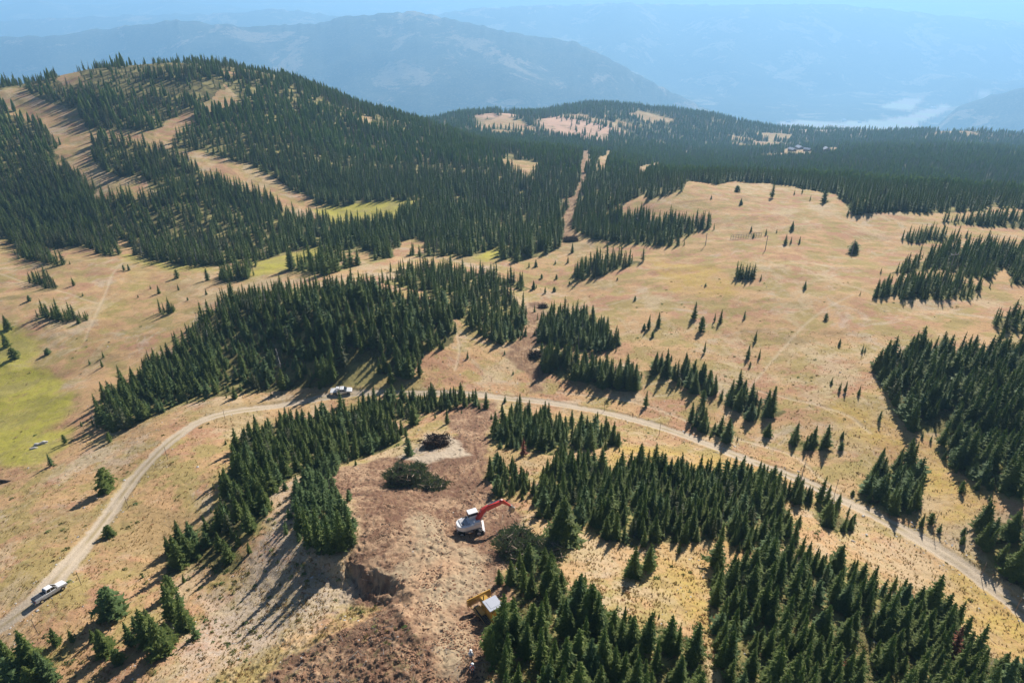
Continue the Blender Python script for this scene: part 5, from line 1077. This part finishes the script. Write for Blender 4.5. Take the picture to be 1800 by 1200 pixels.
# ------------------------------------------------------------------ ground cover: tussocks, low shrubs, stones, clods, sticks
def tuft_mesh(name, seed, n_, m_, spread=.5, wide=.09):
    rg_ = random.Random(seed); V_, F = [], []
    for k in range(n_):
        a = rg_.uniform(0, 6.28); r0 = rg_.uniform(0, .25); d = Vector((math.cos(a), math.sin(a), 0)); s = Vector((-d.y, d.x, 0)) * wide * rg_.uniform(.7, 1.4); b_ = d * r0; h = rg_.uniform(.5, 1); t_ = b_ + d * spread * rg_.uniform(.3, 1) + Vector((0, 0, h)); i0 = len(V_)
        V_ += [b_ - s, b_ + s, t_ + s * .6, t_ - s * .2]; F.append((i0, i0 + 1, i0 + 2, i0 + 3))
    return mesh_of(name, V_, F, m_)
def leafy(name, seed, n_, m_):
    rg_ = random.Random(seed); V_, F = [], []
    for k in range(n_):
        a = rg_.uniform(0, 6.28); e = rg_.uniform(.05, 1.4); c = Vector((math.cos(a) * math.cos(e), math.sin(a) * math.cos(e), math.sin(e) * .6)) * rg_.uniform(.6, 1.05); d = Vector((rg_.gauss(0, 1), rg_.gauss(0, 1), rg_.gauss(.3, .5))).normalized() * .28; s = d.orthogonal() * .5; i0 = len(V_)
        V_ += [c - d, c + s, c + d, c - s]; F.append((i0, i0 + 1, i0 + 2, i0 + 3))
    return mesh_of(name, V_, F, m_)
def lump(name, seed, m_, flat=.6):
    bm_ = bmesh.new(); bmesh.ops.create_icosphere(bm_, subdivisions=1, radius=1); rg_ = random.Random(seed)
    for v in bm_.verts: v.co *= rg_.uniform(.7, 1.15); v.co.z *= flat
    me = bpy.data.meshes.new(name); bm_.to_mesh(me); bm_.free(); me.materials.append(m_); return me
def stickm(name, m_):
    o = MB().cyl((-1, 0, .05), (1, .1, .12), .045, .02, n=5).cyl((0, 0, .08), (.4, .5, .2), .02, .01, n=4); me = bpy.data.meshes.new(name); o.bm.to_mesh(me); o.bm.free(); me.materials.append(m_); return me
M['grass2'] = foliage('tawny_grass', (.30, .20, .09), (.36, .25, .10), (.20, .17, .06), (.35, .25, .08), .3)
M['straw'] = foliage('straw_grass', (.48, .34, .20), (.52, .38, .22), (.40, .28, .15), (.45, .33, .15), .3)
M['redleaf'] = foliage('red_leaves', (.34, .12, .06), (.30, .15, .07), (.25, .17, .06), (.3, .1, .04), .3)
def field(n_, amin, amax, rmin, rmax):
    a = rng.uniform(R(amin), R(amax), n_); r = np.exp(rng.uniform(math.log(rmin), math.log(rmax), n_)); return np.sin(a) * r, np.cos(a) * r
def gmask(mask, x, y):
    i = np.clip(np.round((np.arctan2(x, y) - az[0]) / (az[1] - az[0])).astype(int), 0, NA - 1); j = np.clip(np.searchsorted(rs, np.hypot(x, y)), 0, NR - 1); return mask[j, i]
def rows(x, y, s, sz, pk, dz=0.0): return np.stack([x, y, gz(x, y) + dz, rng.uniform(0, 6.28, len(x)), s, sz, pk, np.zeros(len(x))], 1)
x, y = field(130000, -52, 50, 42, 210)
soil = gmask(np.maximum(m_dirt, m_sw), x, y); rdm = gmask(m_road, x, y); fo = gmask(m_for, x, y); wt = gmask(m_wet, x, y)
cl = fbm(x / 2.2, y / 2.2, 3, 201)
k = (soil < .35) & (rdm < .2) & (fo < .6) & (wt < .5) & (rng.random(len(x)) < .30 + .8 * np.clip(cl + .1, 0, 1)); x, y, cl = x[k], y[k], cl[k]
s = rng.uniform(.10, .30, len(x)) * (1 + .3 * cl); pk = rng.choice([0, 1, 2, 3], len(x), p=[.36, .36, .16, .12])
scatter_object('grass', 'dry tan and straw coloured tussock grass on the ridge', rows(x, y, s, s * rng.uniform(.6, 1.1, len(x)), pk), [proto('tuft_source', tuft_mesh('tuft', 1, 12, M['grass'])), proto('tuft_source', tuft_mesh('tuft', 2, 12, M['grass2'])), proto('tuft_source', tuft_mesh('tuft', 3, 10, M['straw'])), proto('tuft_source', leafy('tuft', 4, 14, M['redleaf']))])
# low shrubs: round stands' feet, rough soil, lower left slope
x, y = field(60000, -52, 50, 42, 260); soil = gmask(m_dirt, x, y); rf = gmask(m_rough, x, y); fo = gmask(m_for, x, y); rdm = gmask(m_road, x, y)
cl = fbm(x / 5, y / 5, 3, 205); ppx, ppy, _d = project(x, y, gz(x, y))
left = (ppx < 640) & (ppy > 860)
pr = np.where(fo > .3, .16, 0) + np.where((rf > .5), .10 * (cl > .15), 0) + np.where((soil < .3) & (rf < .3), .010 + .10 * (cl > .38), 0) + np.where(left & (soil < .3), .05 * (cl > .1), 0)
k = (rng.random(len(x)) < pr) & (rdm < .1) & ~((soil > .5) & (rf < .3)); x, y = x[k], y[k]; s = rng.uniform(.18, .55, len(x))
scatter_object('low_shrubs', 'low green and yellow shrubs on slopes and around the stands', rows(x, y, s, s * .8, rng.choice([0, 1, 2], len(x), p=[.45, .35, .2])), [proto('shrub_source', leafy('shrub', 5, 34, M['shrub'])), proto('shrub_source', leafy('shrub', 6, 34, M['bright'])), proto('shrub_source', leafy('shrub', 7, 30, M['grass2']))])
# stones on the meadows and along the road
x, y = field(60000, -52, 50, 42, 260); soil = gmask(m_dirt, x, y); rdv = gmask(np.minimum(rd, 99), x, y); cl = fbm(x / 7, y / 7, 4, 207)
pr = np.where(soil > .4, 0, np.where((rdv > 1.7) & (rdv < 3.2), .30, 0) + np.where(cl > .3, .14, .008)) + np.where(soil > .5, .004, 0); k = (rng.random(len(x)) < pr) & (rdv > 1.3) & (gmask(m_wet, x, y) < .3); x, y = x[k], y[k]; s = rng.uniform(.05, .20, len(x)) * np.where(rng.random(len(x)) < .05, 2, 1)
scatter_object('stones', 'small pale stones strewn over the meadows and road edges', rows(x, y, s, s, rng.integers(0, 2, len(x))), [proto('stone_source', lump('stone', 1, M['stone'])), proto('stone_source', lump('stone', 2, M['pale_rock']))])
# clods and sticks on the cleared soil
x, y = field(90000, -32, 12, 44, 190); soil = gmask(m_dirt, x, y); rf = gmask(m_rough, x, y); cl = fbm(x / 3.5, y / 3.5, 4, 209); fr2 = fbm((x * .83 + y * .56) / 6, (-x * .56 + y * .83) / 1.0, 2, 8)
k = (soil > .4) & (rng.random(len(x)) < .10 + .55 * (cl > .12) + .12 * rf * (fr2 > 0)) & (gmask(m_pale, x, y) < .4); x, y = x[k], y[k]; s = rng.uniform(.05, .17, len(x)) * np.where(rng.random(len(x)) < .06, 1.9, 1)
scatter_object('soil_clods', 'lumps of turned brown soil', rows(x, y, s, s, (rng.random(len(x)) < .2) * 1), [proto('clod_source', lump('clod', 3, M['soil'])), proto('clod_source', lump('clod', 4, M['root']))])
x, y = field(26000, -52, 50, 44, 200); soil = gmask(m_dirt, x, y); fo = gmask(m_for, x, y); k = (rng.random(len(x)) < np.where(soil > .4, .30, np.where(fo > .3, .10, .01))) & (gmask(m_road, x, y) < .1); x, y = x[k], y[k]; s = rng.uniform(.2, .8, len(x))
scatter_object('woody_debris', 'broken sticks and branches lying on the soil', rows(x, y, s, s, rng.integers(0, 3, len(x))), [proto('stick_source', stickm('stick', M['limb'])), proto('stick_source', stickm('stick', M['root'])), proto('stick_source', stickm('stick', M['dead']))])
print('done', time.time() - T0)
